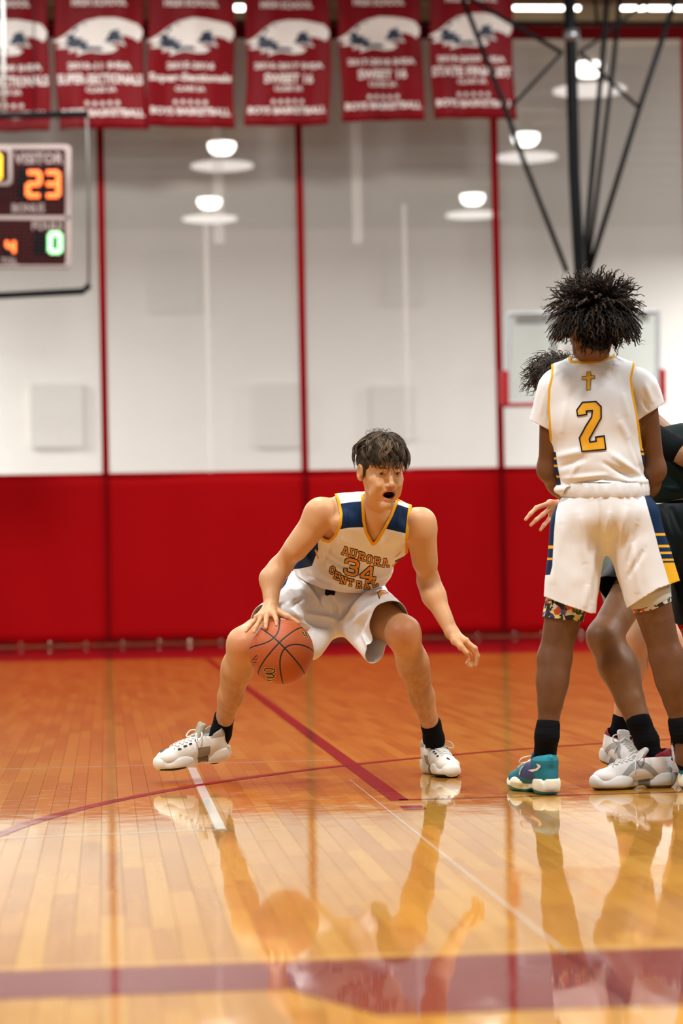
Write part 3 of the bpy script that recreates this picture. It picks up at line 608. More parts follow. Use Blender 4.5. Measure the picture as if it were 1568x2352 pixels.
rc = HB(1338, 885, -.3); q = MB(); q.tube([rc+.228*np.array([math.cos(t), math.sin(t), 0]) for t in np.linspace(0, 2*math.pi, 33)], .009, 6, False); q.build('rim', mat('orange_rim', (.7, .08, .01), rough=.4), hp); q = MB(); q.tube([rc+np.array([0, .228, 0]), rc+np.array([0, .31, 0])], .03, 6); q.build('rim_bracket', MATS['orange_rim'], hp)
q = MB()
for i in range(12):
    for s in (1, -1):
        q.tube([rc+np.array([(.225-.1*j/6)*math.cos(i*math.pi/6+s*j*.26), (.225-.1*j/6)*math.sin(i*math.pi/6+s*j*.26), -.42*j/6]) for j in range(7)], .003, 4, False)
q.build('net', mat('net_white', (.8, .8, .78)), hp)['kind'] = 'stuff'
# ================================================================== PEOPLE: shared builders
def skin_mat(name, col, rough=.5, var=.08):
    m = mat(name, col, rough=rough, sss=.10, noise=var, nscale=11, bump=.10, bscale=420, spec=.42)
    nt = m.node_tree; b = nt.nodes['Principled BSDF']; cur = b.inputs['Base Color'].links[0].from_socket
    a = nt.nodes.new('ShaderNodeAttribute'); a.attribute_name = 'tint'; mx = nt.nodes.new('ShaderNodeMix'); mx.data_type = 'RGBA'; mx.blend_type = 'MULTIPLY'; mx.inputs[0].default_value = 1
    nt.links.new(cur, mx.inputs[6]); nt.links.new(a.outputs['Color'], mx.inputs[7]); nt.links.new(mx.outputs[2], b.inputs['Base Color']); return m
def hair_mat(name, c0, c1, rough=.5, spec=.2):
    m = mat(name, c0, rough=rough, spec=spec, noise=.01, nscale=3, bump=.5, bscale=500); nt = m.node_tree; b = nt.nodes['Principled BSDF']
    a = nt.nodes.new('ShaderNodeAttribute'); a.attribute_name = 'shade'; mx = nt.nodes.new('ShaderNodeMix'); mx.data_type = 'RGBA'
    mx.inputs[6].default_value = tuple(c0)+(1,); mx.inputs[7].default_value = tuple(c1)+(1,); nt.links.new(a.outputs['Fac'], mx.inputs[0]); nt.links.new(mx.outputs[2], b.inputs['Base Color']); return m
def axis(rt, up_, to):
    """direction from amounts to the right, up and towards the viewer"""
    return nrm(CR*rt+CU*up_-CF*to)
def head(S, c, fwd, up, mouth=1.0, s=1.0):
    y = nrm(fwd); x = nrm(np.cross(y, up)); z = np.cross(x, y); R = np.stack([x, y, z], 1)
    S.M = (R*s, np.asarray(c, float)); e = lambda c_, r, k=.012, op='u', rot=None: S.ell(c_, np.array(r)*s, (rot if rot is not None else np.eye(3))/s, k, op)
    cn = lambda a, b, r1, r2, k=.012, op='u': S.cone(a, b, r1*s, r2*s, k, op)
    o = mouth*.012
    e((0, -.014, .030), (.076, .094, .086), .02)
    e((0, .028, -.020), (.063, .058, .075), .025)
    e((0, .040, .040), (.060, .045, .045), .02)
    for q in (-1, 1):
        cn((q*.054, -.004, -.040), (q*.044, .004, -.068-o*.5), .013, .012, .018)
        cn((q*.044, .004, -.068-o*.5), (q*.010, .068, -.103-o), .0125, .0130, .016)
        e((q*.043, .056, -.026), (.020, .022, .018), .02)
        cn((q*.038, .078, -.045), (q*.046, .045, -.075-o*.5), .012, .014, .022)
        cn((q*.010, .083, .019), (q*.040, .072, .020), .008, .009, .014)
    for q in (-1, 1): e((q*.029, .052, -.058), (.023, .022, .032), .018)
    e((0, .072, -.104-o), (.021, .019, .016), .016)
    cn((0, .060, -.060), (0, .060, -.090-o), .029, .022, .018)
    e((0, .076, -.066), (.028, .018, .022), .016)
    for q in (-1, 1): e((q*.031, .096, -.001), (.017, .0155, .0105), .010, 's')
    for q in (-1, 1):                           # lids over the eyeballs, slit left open
        e((q*.031, .0715, -.001), (.0160, .0150, .0125), .005)
        e((q*.031, .0880, -.0015), (.0118, .0080, .0040), .002, 's')
        cn((q*.019, .0855, .0065), (q*.043, .0790, .0060), .0030, .0026, .004)
    cn((0, .085, .010), (0, .1020, -.031), .0070, .0090, .010)
    e((0, .1060, -.0375), (.0100, .0110, .0095), .006)
    for q in (-1, 1):
        e((q*.0125, .0970, -.0415), (.0070, .0095, .0068), .005)
        e((q*.0065, .1030, -.0490), (.0036, .0050, .0034), .003, 's')
    # lips and open mouth
    up1 = [(-.0275, .0790, -.0690), (-.012, .0905, -.0610), (0, .0930, -.0620), (.012, .0905, -.0610), (.0275, .0790, -.0690)]
    lo1 = [(-.0275, .0790, -.0690), (-.012, .0855, -.0760-o*1.15), (0, .0870, -.0785-o*1.25), (.012, .0855, -.0760-o*1.15), (.0275, .0790, -.0690)]
    for i in range(4): S.cone(up1[i], up1[i+1], .0040*s, .0040*s, .005)
    for i in range(4): S.cone(lo1[i], lo1[i+1], .0046*s, .0050*s, .005)
    if o: e((0, .088, -.0700-o*.55), (.0225, .026, .0045+o*.60), .004, 's')
    for q in (-1, 1):                           # ears
        t = math.radians(12); rot = np.array([[1, 0, 0], [0, math.cos(t), math.sin(t)], [0, -math.sin(t), math.cos(t)]])
        e((q*.079, -.012, -.006), (.0085, .0185, .0320), .009, 'u', rot); cn((q*.072, .004, -.012), (q*.074, .004, .012), .008, .008, .008)
        e((q*.086, -.009, -.004), (.0060, .0110, .0200), .004, 's', rot)
        cn((q*.076, -.006, -.034), (q*.078, -.008, -.026), .0065, .007, .004)
    S.M = None; return R, np.asarray(c, float), s
def head_tint(V, H, mouth=1.0, T=None, brow=(.32, .22, .16), lip=(.92, .60, .56)):
    R, c, s = H; q = (V-c)@R/s; o = mouth*.012; T = np.ones((len(V), 4)) if T is None else T
    def blend(w, col):
        w = np.clip(w, 0, 1)[:, None]; T[:, :3] = T[:, :3]*(1-w)+np.array(col)*w
    near = (np.abs(q) < .15).all(1)
    lc = (q[:, 2]+.0690+o*.5); le = (np.abs(q[:, 0])/.029)**2+(lc/(.0125+o*.62))**2
    blend(np.where(near & (q[:, 1] > .066), (1.02-le)*5, 0), lip)
    li = (np.abs(q[:, 0])/.0220)**2+((q[:, 2]+.0700+o*.55)/(.0040+o*.60))**2
    if mouth: blend(np.where(near & (q[:, 1] > .045) & (q[:, 1] < .0885), (1.05-li)*8, 0), (.05, .012, .010))
    for g in (-1, 1):
        bx = (q[:, 0]*g-.030)/.019; bz = (q[:, 2]-.0215+.004*bx*bx)/.0050
        blend(np.where(near & (q[:, 1] > .05), (1-bx*bx-bz*bz)*1.8, 0), brow)
        ex = (q[:, 0]*g-.031)/.0165; ez = (q[:, 2]+.002)/.0095; blend(np.where(near & (q[:, 1] > .06), (1-ex*ex-ez*ez)*.8, 0), (.66, .54, .50))
    for g in (-1, 1):
        lx = (q[:, 0]*g-.031)/.0135; lz = (q[:, 2]-.0035+.0035*lx*lx)/.0016; blend(np.where(near & (q[:, 1] > .06), (1-lx*lx-lz*lz)*1.6, 0), (.10, .06, .045))
    ns = ((q[:, 0])/.018)**2+((q[:, 2]+.038)/.013)**2; blend(np.where(near & (q[:, 1] > .085), (1-ns)*.5, 0), (.95, .78, .72))
    return T
def eyes(par, H, look=(0, 0)):
    R, c, s = H
    ie = zone_mat('eyeball', (.62, .58, .54), [('iris', (.055, .028, .014)), ('pupil', (.004, .003, .003))], rough=.12, noise=.01, bump=0, soft=.0003)
    for g in (-1, 1):
        cc = np.array([g*.031, .0715, -.001]); n = 20; v = []
        for a in np.linspace(0.0, math.pi, 13):
            for t in np.arange(n)*2*math.pi/n: v.append((.0128*math.sin(a)*math.cos(t), .0128*math.cos(a), .0128*math.sin(a)*math.sin(t)))
        v = np.array(v); r = np.where(v[:, 1] > 0, np.hypot(v[:, 0]-look[0], v[:, 2]-look[1]), 1)
        f = [(i*n+j, i*n+(j+1) % n, (i+1)*n+(j+1) % n, (i+1)*n+j) for i in range(12) for j in range(n)]
        mobj('eye', (v+cc)*s@R.T+c, f, ie, par, attrs={'iris': r-.0062, 'pupil': r-.0028})
def hand(S, wrist, mcps, fingers, thumb, rp=.0145, rf=(.0098, .0088, .0080, .0068)):
    for m_ in mcps: S.cone(wrist, m_, rp*1.15, .0118, .016)
    for a, b in zip(mcps[:-1], mcps[1:]): S.cone(a, b, .0115, .0115, .010)
    for i, (m_, fg) in enumerate(zip(mcps, fingers)):
        k = (1, 1.02, .97, .86)[i] if len(mcps) == 4 else 1
        pts = [m_]+list(fg); rr = [r*k for r in rf][:len(pts)]; S.chain(pts, rr, .0045)
    S.chain([wrist]+list(thumb), [.017, .0145, .0108, .0085][:len(thumb)+1], .008)
def shift(pts, v): return [np.asarray(p)+np.asarray(v) for p in pts]
def person(name, S, h, boxes, skin, label, base, T=None, tintfn=None):
    V, F = multires(S, h, boxes); T = np.ones((len(V), 4)) if T is None else T
    if tintfn: T = tintfn(V)
    o = mobj(name, V, F, skin, None, attrs={'tint': T}, origin=base); tag(o, label, 'person'); return o, V, F
def garment(name, S, h, m, par, scal=None, zones=None, infl=0.0, fold=(), amp=0, scale=14, thick=.0025, front=True, seed=1, smooth=1, post=None):
    V, F = S.mesh(h, infl=infl)
    if smooth: V = relax(V, F, smooth)
    V = folds(V, F, fold, amp, scale, front, seed)
    if post: V = post(V, F)
    att = {k: fn(V) for k, fn in (zones or {}).items()}
    for fn in (scal or []):
        s_ = fn(V); V, F, att = clip(V, F, s_, att)
    o = mobj(name, V, F, m, par, attrs=att)
    if thick: solid(o, thick, -1)
    return o, V, F
def plane(pt, n): 
    n = nrm(n); pt = np.asarray(pt); return lambda V: -(V-pt)@n          # keeps the side the normal points away from
def pxpoly(poly, keep_in=True, sc=FPX/9.0):
    return lambda V: (-1 if keep_in else 1)*poly_sdf(PJ(V), poly)/sc
def pxabove(line_, sc=FPX/9.0):
    L = [(-4000, line_[0][1])]+list(line_)+[(5000, line_[-1][1]), (5000, -4000), (-4000, -4000)]
    return lambda V: -poly_sdf(PJ(V), L)/sc
def decal(name, VF, polys, m, par, off=.0012, step=5.0, thru=False):
    V, F = VF; bv = BVHTree.FromPolygons([Vector(v) for v in V.tolist()], [tuple(f) for f in F.tolist()]); MBd = MB()
    for poly in polys:
        tris = [[np.array(poly[i], float) for i in t] for t in tri_poly(poly)]; done = []
        while tris:
            t = tris.pop(); l = [np.linalg.norm(t[(i+1) % 3]-t[i]) for i in range(3)]; i = int(np.argmax(l))
            if l[i] > step: mid = (t[i]+t[(i+1) % 3])/2; tris += [[t[i], mid, t[(i+2) % 3]], [mid, t[(i+1) % 3], t[(i+2) % 3]]]
            else: done.append(t)
        idx = {}; vs = []; fs = []
        for t in done:
            r = []
            for p in t:
                k = (round(p[0], 2), round(p[1], 2))
                if k not in idx:
                    d = Vector(P(p[0], p[1], 1.0)-CAM).normalized(); h_ = bv.ray_cast(Vector(CAM), d)
                    if h_[0] is None: idx[k] = None
                    else: idx[k] = len(vs); vs.append(tuple(h_[0]-d*off))
                r.append(idx[k])
            if None in r: continue
            a = np.array([vs[i] for i in r]); 
            if (np.ptp(a@CF)) > .05: continue
            fs.append(tuple(r))
        if vs: MBd.add(vs, fs)
    return MBd.build(name, m, par, smooth=False)
def stroke(pts, w, ext=True):
    out = []
    for a, b in zip(pts[:-1], pts[1:]):
        a = np.array(a, float); b = np.array(b, float); d = b-a; L = np.hypot(*d); d = d/(L+1e-9); n = np.array([-d[1], d[0]])*w/2; e = d*(w*.32 if ext else 0)
        out.append([tuple(a-e-n), tuple(b+e-n), tuple(b+e+n), tuple(a-e+n)])
    return out
GL = {'A': [[(.10, 1), (.45, 0)], [(.55, 0), (.90, 1)], [(.25, .66), (.75, .66)], [(-.02, 1), (.25, 1)], [(.75, 1), (1.02, 1)], [(.30, 0), (.60, 0)]],
      'U': [[(.15, 0), (.15, .8), (.32, 1), (.68, 1), (.85, .8), (.85, 0)], [(0, 0), (.32, 0)], [(.68, 0), (1, 0)]],
      'R': [[(.2, 0), (.2, 1)], [(0, 0), (.75, 0), (.88, .14), (.88, .38), (.75, .52), (.2, .52)], [(.5, .52), (.85, 1)], [(0, 1), (.38, 1)], [(.75, 1), (1.02, 1)]],
      'O': [[(.15, .2), (.32, 0), (.68, 0), (.85, .2), (.85, .8), (.68, 1), (.32, 1), (.15, .8), (.15, .2)]],
      'C': [[(.85, .32), (.85, .2), (.68, 0), (.32, 0), (.15, .2), (.15, .8), (.32, 1), (.68, 1), (.85, .8), (.85, .68)]],
      'E': [[(.2, 0), (.2, 1)], [(.05, 0), (.9, 0), (.9, .22)], [(.05, 1), (.9, 1), (.9, .78)], [(.2, .5), (.62, .5)], [(.62, .38), (.62, .62)]],
      'N': [[(.2, 1), (.2, 0), (.8, 1), (.8, 0)], [(0, 0), (.25, 0)], [(0, 1), (.4, 1)], [(.6, 0), (1, 0)]],
      'T': [[(.5, 0), (.5, 1)], [(.05, .25), (.05, 0), (.95, 0), (.95, .25)], [(.3, 1), (.7, 1)]],
      'L': [[(.25, 0), (.25, 1)], [(.05, 0), (.45, 0)], [(.05, 1), (.9, 1), (.9, .72)]],
      '3': [[(.10, .26), (.10, .12), (.25, 0), (.75, 0), (.90, .14), (.90, .36), (.75, .48), (.45, .48)], [(.75, .48), (.90, .60), (.90, .86), (.75, 1), (.25, 1), (.10, .88), (.10, .74)]],
      '4': [[(.62, 0), (.05, .66)], [(.05, .72), (1, .72)], [(.70, 0), (.70, 1)], [(.45, 1), (.95, 1)]]}
def glyph(ch, o, ex, ey, w):
    o, ex, ey = map(np.array, (o, ex, ey)); out = []
    for st in GL[ch]: out += stroke([tuple(o+ex*x+ey*y) for x, y in st], w)
    return out
# ---- shoes
def shoe(par, name, heel, toe, upv, cols, style, s=1.0, roll=0.0):
    """heel and toe are points under the sole; local x forward, z up"""
    heel = np.asarray(heel, float); toe = np.asarray(toe, float); x = nrm(toe-heel); L = np.linalg.norm(toe-heel); sc = .305/.305*s
    y = nrm(np.cross(upv, x)); z = np.cross(x, y); R = np.stack([x, y, z], 1); org = heel+x*.07*sc
    W = lambda v: (np.asarray(v)*sc)@R.T+org
    U = SDF(.016)
    U.ell((.178, 0, .044), (.055, .046, .031)).ell((.110, 0, .056), (.075, .045, .040)).cone((.035, 0, .080), (.135, 0, .052), .040, .034)
    U.ell((-.015, 0, .058), (.052, .041, .060)).cone((.0, 0, .080), (-.010, 0, .108), .049, .049)
    U.cone((-.052, 0, .108), (-.058, 0, .128), .013, .010, .012)
    for g in (-1, 1): U.ell((.050, g*.030, .070), (.050, .014, .036), None, .014)
    U.cone((.002, 0, .104), (-.004, 0, .175), .0400, .046, .006, 's')
    U.ell((.045, 0, .125), (.050, .024, .020), None, .010, 's')
    h = .0035 if par.name.startswith('person') else .004
    v, f = U.mesh(h, cut=lambda D, lo, hh: np.maximum(D, -(lo[2]+hh*np.arange(D.shape[2])-.016)[None, None, :]))
    zn = {}
    if style == 'teal':
        zn = {'panel': np.maximum(np.abs(v[:, 0]-.040-.25*(v[:, 2]-.06))-.060, .047-v[:, 2]+.12*np.abs(v[:, 0]-.03)), 'rim': .118-v[:, 2]+0*v[:, 0]-.18*(v[:, 0] > .02)*(v[:, 0]-.02)}
    elif style == 'cream':
        zn = {'panel': np.maximum(np.abs(v[:, 0]-.052)-.026, np.maximum(v[:, 2]-.075, .020-v[:, 2])), 'rim': np.maximum(.104-v[:, 2], v[:, 0]-.02)}
    else:
        zn = {'panel': np.maximum(np.abs(v[:, 2]-.036-.05*np.sin(v[:, 0]*22))-.013, -v[:, 0]-.03), 'rim': np.maximum(.1125-v[:, 2]-.06*np.abs(v[:, 0]+.01), v[:, 0]-.06)}
    um = zone_mat(style+'_upper', cols[0], [('panel', cols[1]), ('rim', cols[2])], rough=.6, bump=.3, bscale=1400)
    root = mobj(name, W(v), f, um, par, attrs=zn)
    VF = (W(v), f)
    Q = SDF(.014)
    Q.ell((.160, 0, .020), (.078, .053, .030)).ell((-.018, 0, .022), (.058, .045, .034)).cone((.02, 0, .022), (.12, 0, .020), .030, .034)
    Q.ell((.222, 0, .030), (.022, .036, .026)).ell((-.062, 0, .040), (.018, .026, .030))
    for g in (-1, 1): Q.ell((.140, g*.040, .030), (.045, .014, .022), None, .01).ell((-.02, g*.034, .040), (.034, .013, .026), None, .01)
    Q.ell((.055, 0, -.004), (.030, .08, .016), None, .01, 's')
    ph = lambda D, lo, hh: np.maximum(np.maximum(D, -(lo[2]+hh*np.arange(D.shape[2]))[None, None, :]), (lo[2]+hh*np.arange(D.shape[2])-.054)[None, None, :])
    v, f = Q.mesh(h, cut=ph)
    wave = .0165+.006*np.sin(v[:, 0]*38+1)
    zs = {'outsole': v[:, 2]-(.009 if style != 'teal' else wave*.9), 'accent': np.maximum(np.abs(v[:, 0]-(.052 if style != 'teal' else .11))-(.022 if style != 'teal' else .05), np.abs(v[:, 2]-.026)-(.02 if style != 'teal' else .006))}
    if style == 'cream': zs['outsole'] = np.maximum(v[:, 2]-.012, np.abs(v[:, 0]-.18)-.05)
    sm = zone_mat(style+'_sole', cols[3], [('accent', cols[5]), ('outsole', cols[4])], rough=.45, bump=.1)
    mobj('sole', W(v), f, sm, root, attrs=zs)
    # tongue
    T_ = SDF(.012); T_.cone((.060, 0, .100), (.040, 0, .140), .008, .008); 
    for g in (-1, 1): T_.cone((.062, g*.014, .098), (.036, g*.015, .150 if style == 'cream' else .135), .009, .011)
    v, f = T_.mesh(.003); mobj('tongue', W(v), f, mat(style+'_tongue', cols[6], rough=.7, bump=.4, bscale=300), root)
    # laces
    lm = mat(style+'_lace', cols[7], rough=.7, bump=.4, bscale=900); q = MB(); bvu = BVHTree.FromPolygons([Vector(a) for a in VF[0].tolist()], [tuple(a) for a in VF[1].tolist()])
    def onto(px_, py_, lift=.0028):
        o_ = Vector(W((px_, py_, .2))); h_ = bvu.ray_cast(o_, Vector(-z)); return (np.array(h_[0])+z*lift*sc) if h_[0] is not None else W((px_, py_, .08))
    for i in range(5):
        xx = .150-i*.0185
        for g in (-1, 1):
            q.tube([onto(xx+.010*t*g*0+.016*t, g*(-.022+.044*t)) for t in np.linspace(0, 1, 6)], .0021*sc, 6)
    kn = W((.056, 0, .118)); q.tube([kn-y*.006, kn+y*.006], .006*sc, 8)
    for g in (-1, 1):
        lp = spline([kn, W((.050, g*.022, .128)), W((.062, g*.052, .122)), W((.078, g*.056, .104)), W((.078, g*.034, .104)), kn], 6); q.tube(lp, .0026*sc, 7)
        q.tube(spline([kn, W((.075, g*.018, .112)), W((.088, g*.044, .082)), W((.092, g*.050, .060))], 6), .0024*sc, 7)
    q.build('laces', lm, root, smooth=True)
    if style == 'cream':
        for i in range(4):
            for g in (-1, 1):
                q = MB(); c = onto(.148-i*.024, g*.031, .0008); q.add(*_patch(c, x, y, z, .0085, .0045, g)); q.build('eyelet', mat('black_eyelet', (.006,)*3, rough=.6), root)
        q = MB(); c = onto(.205, -.005, .001); q.add(*_patch(c, x, y, z, .010, .007, 1)); q.build('toe_patch', mat('slate_patch', (.07, .085, .08)), root)
    return root, VF, (R, org, sc)
def _patch(c, x, y, z, a, b, g):
    n_ = nrm(z+y*g*.7); t = nrm(np.cross(n_, x)); pts = [c+x*a*u+t*b*w for u, w in ((-1, -.4), (-.5, -1), (.8, -.8), (1, .5), (.3, 1), (-.9, .7))]
    v = [p+n_*.0012 for p in pts]+[p-n_*.002 for p in pts]; return v, [tuple(range(6))]+[(i, i+6, (i+1) % 6+6, (i+1) % 6) for i in range(6)]
def sock(par, pts, rad, m, name='sock'):
    S = SDF(.02); S.chain(pts, rad); v, f = S.mesh(.0045); N = vnormals(v, f); v = v+N*(.0004*np.sin(v[:, 2:3]*420)+.0012*vnoise(v*np.array([18, 18, 60]))[:, None]); return mobj(name, v, f, m, par)
CREAM = ((.80, .78, .70), (.30, .25, .17), (.42, .36, .27), (.82, .80, .72), (.006, .006, .007), (.20, .15, .09), (.40, .36, .27), (.86, .85, .80))
TEAL = ((.010, .155, .20), (.045, .065, .16), (.02, .26, .34), (.80, .78, .62), (.010, .20, .27), (.66, .55, .26), (.02, .09, .13), (.88, .78, .66))
GREY = ((.78, .77, .76), (.36, .38, .38), (.20, .004, .014), (.62, .63, .62), (.16, .10, .045), (.20, .21, .21), (.70, .68, .68), (.78, .76, .72))
SOCKM = mat('black_sock', (.006, .006, .008), rough=.85, bump=.5, bscale=500, spec=.08)
def ellip_pt(th, ph, r): return np.array([r[0]*math.sin(th)*math.cos(ph), r[1]*math.sin(th)*math.sin(ph), r[2]*math.cos(th)])
# ================================================================== PERSON A: the dribbler, number 34
def dribbler():
    S = SDF(.03); sk = skin_mat('fair_skin', (.64, .345, .165), rough=.48)
    nb = P(868, 1176, 8.97); shr = P(741, 1176, 9.05); shl = P(962, 1200, 9.02); pel = P(768, 1378, 9.42)
    rt = nrm(shl-shr); upx = nrm(nb-pel); R = frame(x=rt, y=None, z=upx) if False else frame(z=upx, x=rt)
    fr = -R[:, 1] if (R[:, 1]@CF) > 0 else R[:, 1]
    ch = (shr+shl)/2*.55+nb*.1+pel*.35
    S.ell(P(848, 1222, 9.10), (.155, .098, .150), R, .05); S.ell(P(812, 1298, 9.25), (.135, .095, .13), R, .05); S.ell(pel, (.155, .115, .11), R, .05)
    S.ell(P(806, 1212, 9.01), (.075, .035, .055), R, .04); S.ell(P(897, 1222, 8.99), (.070, .035, .055), R, .04)
    S.cone(nb, P(782, 1160, 9.06), .044, .040, .04); S.cone(nb, P(928, 1184, 9.05), .042, .036, .04)
    S.cone(P(863, 1170, 8.99), P(872, 1116, 8.87), .053, .049, .012); S.cone(P(758, 1212, 9.12), P(775, 1275, 9.2), .042, .04, .03); S.cone(P(918, 1225, 9.12), P(885, 1280, 9.2), .035, .03, .03)
    S.cone(P(850, 1160, 8.96), P(872, 1222, 8.99), .012, .009, .02)
    H = head(S, P(875, 1080, 8.78), axis(.36, -.16, .92), axis(.03, 1, .12), mouth=1.15)
    # right arm (on the ball)
    el = P(641, 1306, 9.16); wr = P(622, 1392, 9.07)
    S.ell(P(733, 1180, 9.05), (.058, .054, .062), R, .03); S.cone(shr, el, .049, .038, .03); S.cone(P(724, 1202, 9.05), P(680, 1262, 9.09), .043, .041, .03); S.ell(P(704, 1238, 9.06), (.034, .032, .06), frame(z=shr-el, x=rt), .02)
    S.cone(el, P(623, 1330, 9.13), .039, .041, .03); S.cone(P(623, 1330, 9.13), wr, .040, .027, .03)
    mc = [P(629, 1412, 8.99), P(613, 1413, 8.985), P(600, 1416, 8.99), P(590, 1419, 9.00)]
    hand(S, wr, mc, [[P(633, 1419, 8.948), P(634.5, 1426, 8.930), P(635, 1436, 8.918)], [P(611, 1422, 8.945), P(610.5, 1431, 8.922), P(610, 1442, 8.909)], [P(594, 1429, 8.955), P(588, 1441, 8.935), P(583, 1452, 8.925)], [P(580, 1431, 8.98), P(572, 1441, 8.968), P(565, 1450, 8.960)]],
         [P(642, 1409, 9.04), P(662, 1417, 9.015), P(686, 1431, 9.00)], rp=.0160)
    # left arm
    el2 = P(984, 1336, 9.14); wr2 = P(1037, 1452, 9.05)
    S.ell(P(966, 1204, 9.02), (.056, .054, .064), R, .03); S.cone(shl, el2, .051, .037, .03); S.cone(P(970, 1225, 9.02), P(975, 1290, 9.08), .048, .042, .03)
    S.cone(el2, P(996, 1368, 9.12), .039, .041, .03); S.cone(P(996, 1368, 9.12), wr2, .040, .025, .03)
    mc2 = [P(1069, 1472, 9.00), P(1068, 1478, 9.022), P(1064, 1483, 9.045), P(1058, 1486, 9.065)]
    hand(S, wr2, mc2, [[P(1091, 1489, 8.985), P(1097, 1507, 8.990), P(1093, 1527, 8.995)], [P(1088, 1497, 9.022), P(1091, 1516, 9.03), P(1083, 1530, 9.03)], [P(1083, 1503, 9.055), P(1084, 1519, 9.065), P(1077, 1529, 9.06)], [P(1074, 1504, 9.085), P(1076, 1517, 9.09), P(1071, 1524, 9.085)]],
         [P(1044, 1472, 9.005), P(1058, 1485, 8.985), P(1073, 1500, 8.975)], rp=.0155)
    # legs
    hr, kr, ar = P(706, 1392, 9.44), P(561, 1478, 9.17), P(510, 1672, 9.40)
    hl, kl, al = P(826, 1392, 9.44), P(925, 1452, 9.13), P(996, 1690, 9.39)
    for h_, k_, a_, g in ((hr, kr, ar, -1), (hl, kl, al, 1)):
        S.cone(h_, k_, .092, .062, .04); sh = a_-k_; S.ell(k_+sh*.03+nrm(-CF+0*sh)*.012, (.052, .050, .056), frame(z=sh, x=CR), .03)
        S.cone(k_, k_+sh*.30, .056, .056, .03); S.cone(k_+sh*.30, k_+sh*.62, .054, .044, .03); S.cone(k_+sh*.62, a_, .044, .031, .03)
        S.ell(k_+sh*.30+CF*.022+CR*g*.008, (.048, .045, .105), frame(z=sh, x=CR), .03); S.ell(k_-CF*.045+sh*.01, (.026, .018, .030), frame(z=sh, x=CR), .02)
        S.cone(k_-CF*.040+sh*.10, k_+sh*.60-CF*.022, .013, .010, .02)
    S.cone(ar, P(494, 1722, 9.40), .028); S.cone(al, P(1001, 1726, 9.44), .028)
    hc = H[1]
    boxes = [(hc-np.array([.13, .16, .15]), hc+np.array([.13, .14, .14]), .0022)]
    for w, c in ((wr, P(612, 1425, 8.98)), (wr2, P(1070, 1490, 9.03))): boxes.append((c-np.array([.085, .10, .075]), c+np.array([.085, .10, .065]), .0024))
    def tint(V):
        T = np.ones((len(V), 4)); 
        def spot(c, r, col, a=1.0):
            w = (np.exp(-(np.linalg.norm(V-c, axis=1)/r)**2)*a)[:, None]; T[:, :3] = T[:, :3]*(1-w)+np.array(col)*w
        for k_ in (kr, kl): spot(k_-CF*.06, .06, (1.0, .74, .70), .8)
        spot(P(929, 1456, 9.05), .007, (.6, .16, .14), .9)
        for c in (P(612, 1430, 8.95), P(1080, 1500, 9.02)): spot(c, .06, (1.12, .98, .98), .9)
        for k_, a_ in ((kr, ar), (kl, al)):                       # leg hair darkens the shins
            t = np.clip(((V-k_)@(a_-k_))/((a_-k_)@(a_-k_)), 0, 1.2); d = np.linalg.norm(V-(k_+np.outer(t, a_-k_)), axis=1)
            w = np.where((t > .1) & (d < .10), np.clip((t-.1)*4, 0, 1), 0)*(.30+.20*vnoise(V*np.array([90, 90, 30])))
            T[:, :3] *= (1-w[:, None]*np.array([.55, .72, .85]))
        return head_tint(V, H, 1.15, T, brow=(.30, .20, .13))
    o, V, F = person('person', S, .0055, boxes, sk, 'crouching player in white number 34 jersey, dribbling with his right hand', (PP := (G(740, 1790)[0], 9.2, 0)), tintfn=tint)
    eyes(o, H, (.002, -.001))
    # jersey
    J = SDF(.04)
    J.ell(P(848, 1218, 9.10), (.168, .112, .158), R, .05); J.ell(P(806, 1290, 9.24), (.166, .115, .12), R, .05); J.ell(P(784, 1338, 9.34), (.180, .135, .09), R, .05)
    J.cone(P(868, 1172, 8.99), P(772, 1166, 9.06), .056, .050, .05); J.cone(P(868, 1172, 8.99), P(938, 1188, 9.04), .056, .048, .05)
    J.cone(P(712, 1268, 9.24), P(700, 1300, 9.36), .040, .045, .04)
    J.ell(P(806, 1212, 9.00), (.080, .038, .060), R, .04); J.ell(P(897, 1222, 8.98), (.074, .038, .060), R, .04)
    J.cone(P(742, 1215, 9.12), P(760, 1270, 9.2), .045, .05); J.cone(P(918, 1230, 9.10), P(880, 1290, 9.2), .044, .03)
    xh = nrm(H[1]*0+rt)
    def neck(V):                                  # V shaped collar in front, round behind
        q = PJ(V); d = poly_sdf(q, [(834, 1060), (834, 1122), (836, 1160), (838, 1195), (843, 1222), (857, 1247), (864, 1240), (880, 1213), (896, 1182), (909, 1148), (912, 1060)])/620
        back = np.linalg.norm((V-P(868, 1176, 9.02))-np.outer((V-P(868, 1176, 9.02))@upx, upx), axis=1)-.068
        return np.where((V-nb)@fr > -.05, d, back)
    def arm_r(V): q = PJ(V); d = poly_sdf(q, [(600, 1000), (766, 1040), (764, 1124), (774, 1150), (780, 1180), (778, 1205), (768, 1228), (754, 1241), (744, 1238), (734, 1226), (690, 1200), (600, 1200)])/615; return d
    def arm_l(V): q = PJ(V); d = poly_sdf(q, [(1100, 1100), (947, 1080), (947, 1150), (942, 1185), (938, 1225), (937, 1270), (950, 1290), (1100, 1300)])/615; return d
    hem = pxabove([(640, 1306), (668, 1313), (700, 1335), (740, 1352), (790, 1361), (835, 1363), (865, 1354), (893, 1338), (915, 1325)])
    pz = lambda poly: (lambda V: poly_sdf(PJ(V), poly)/615)
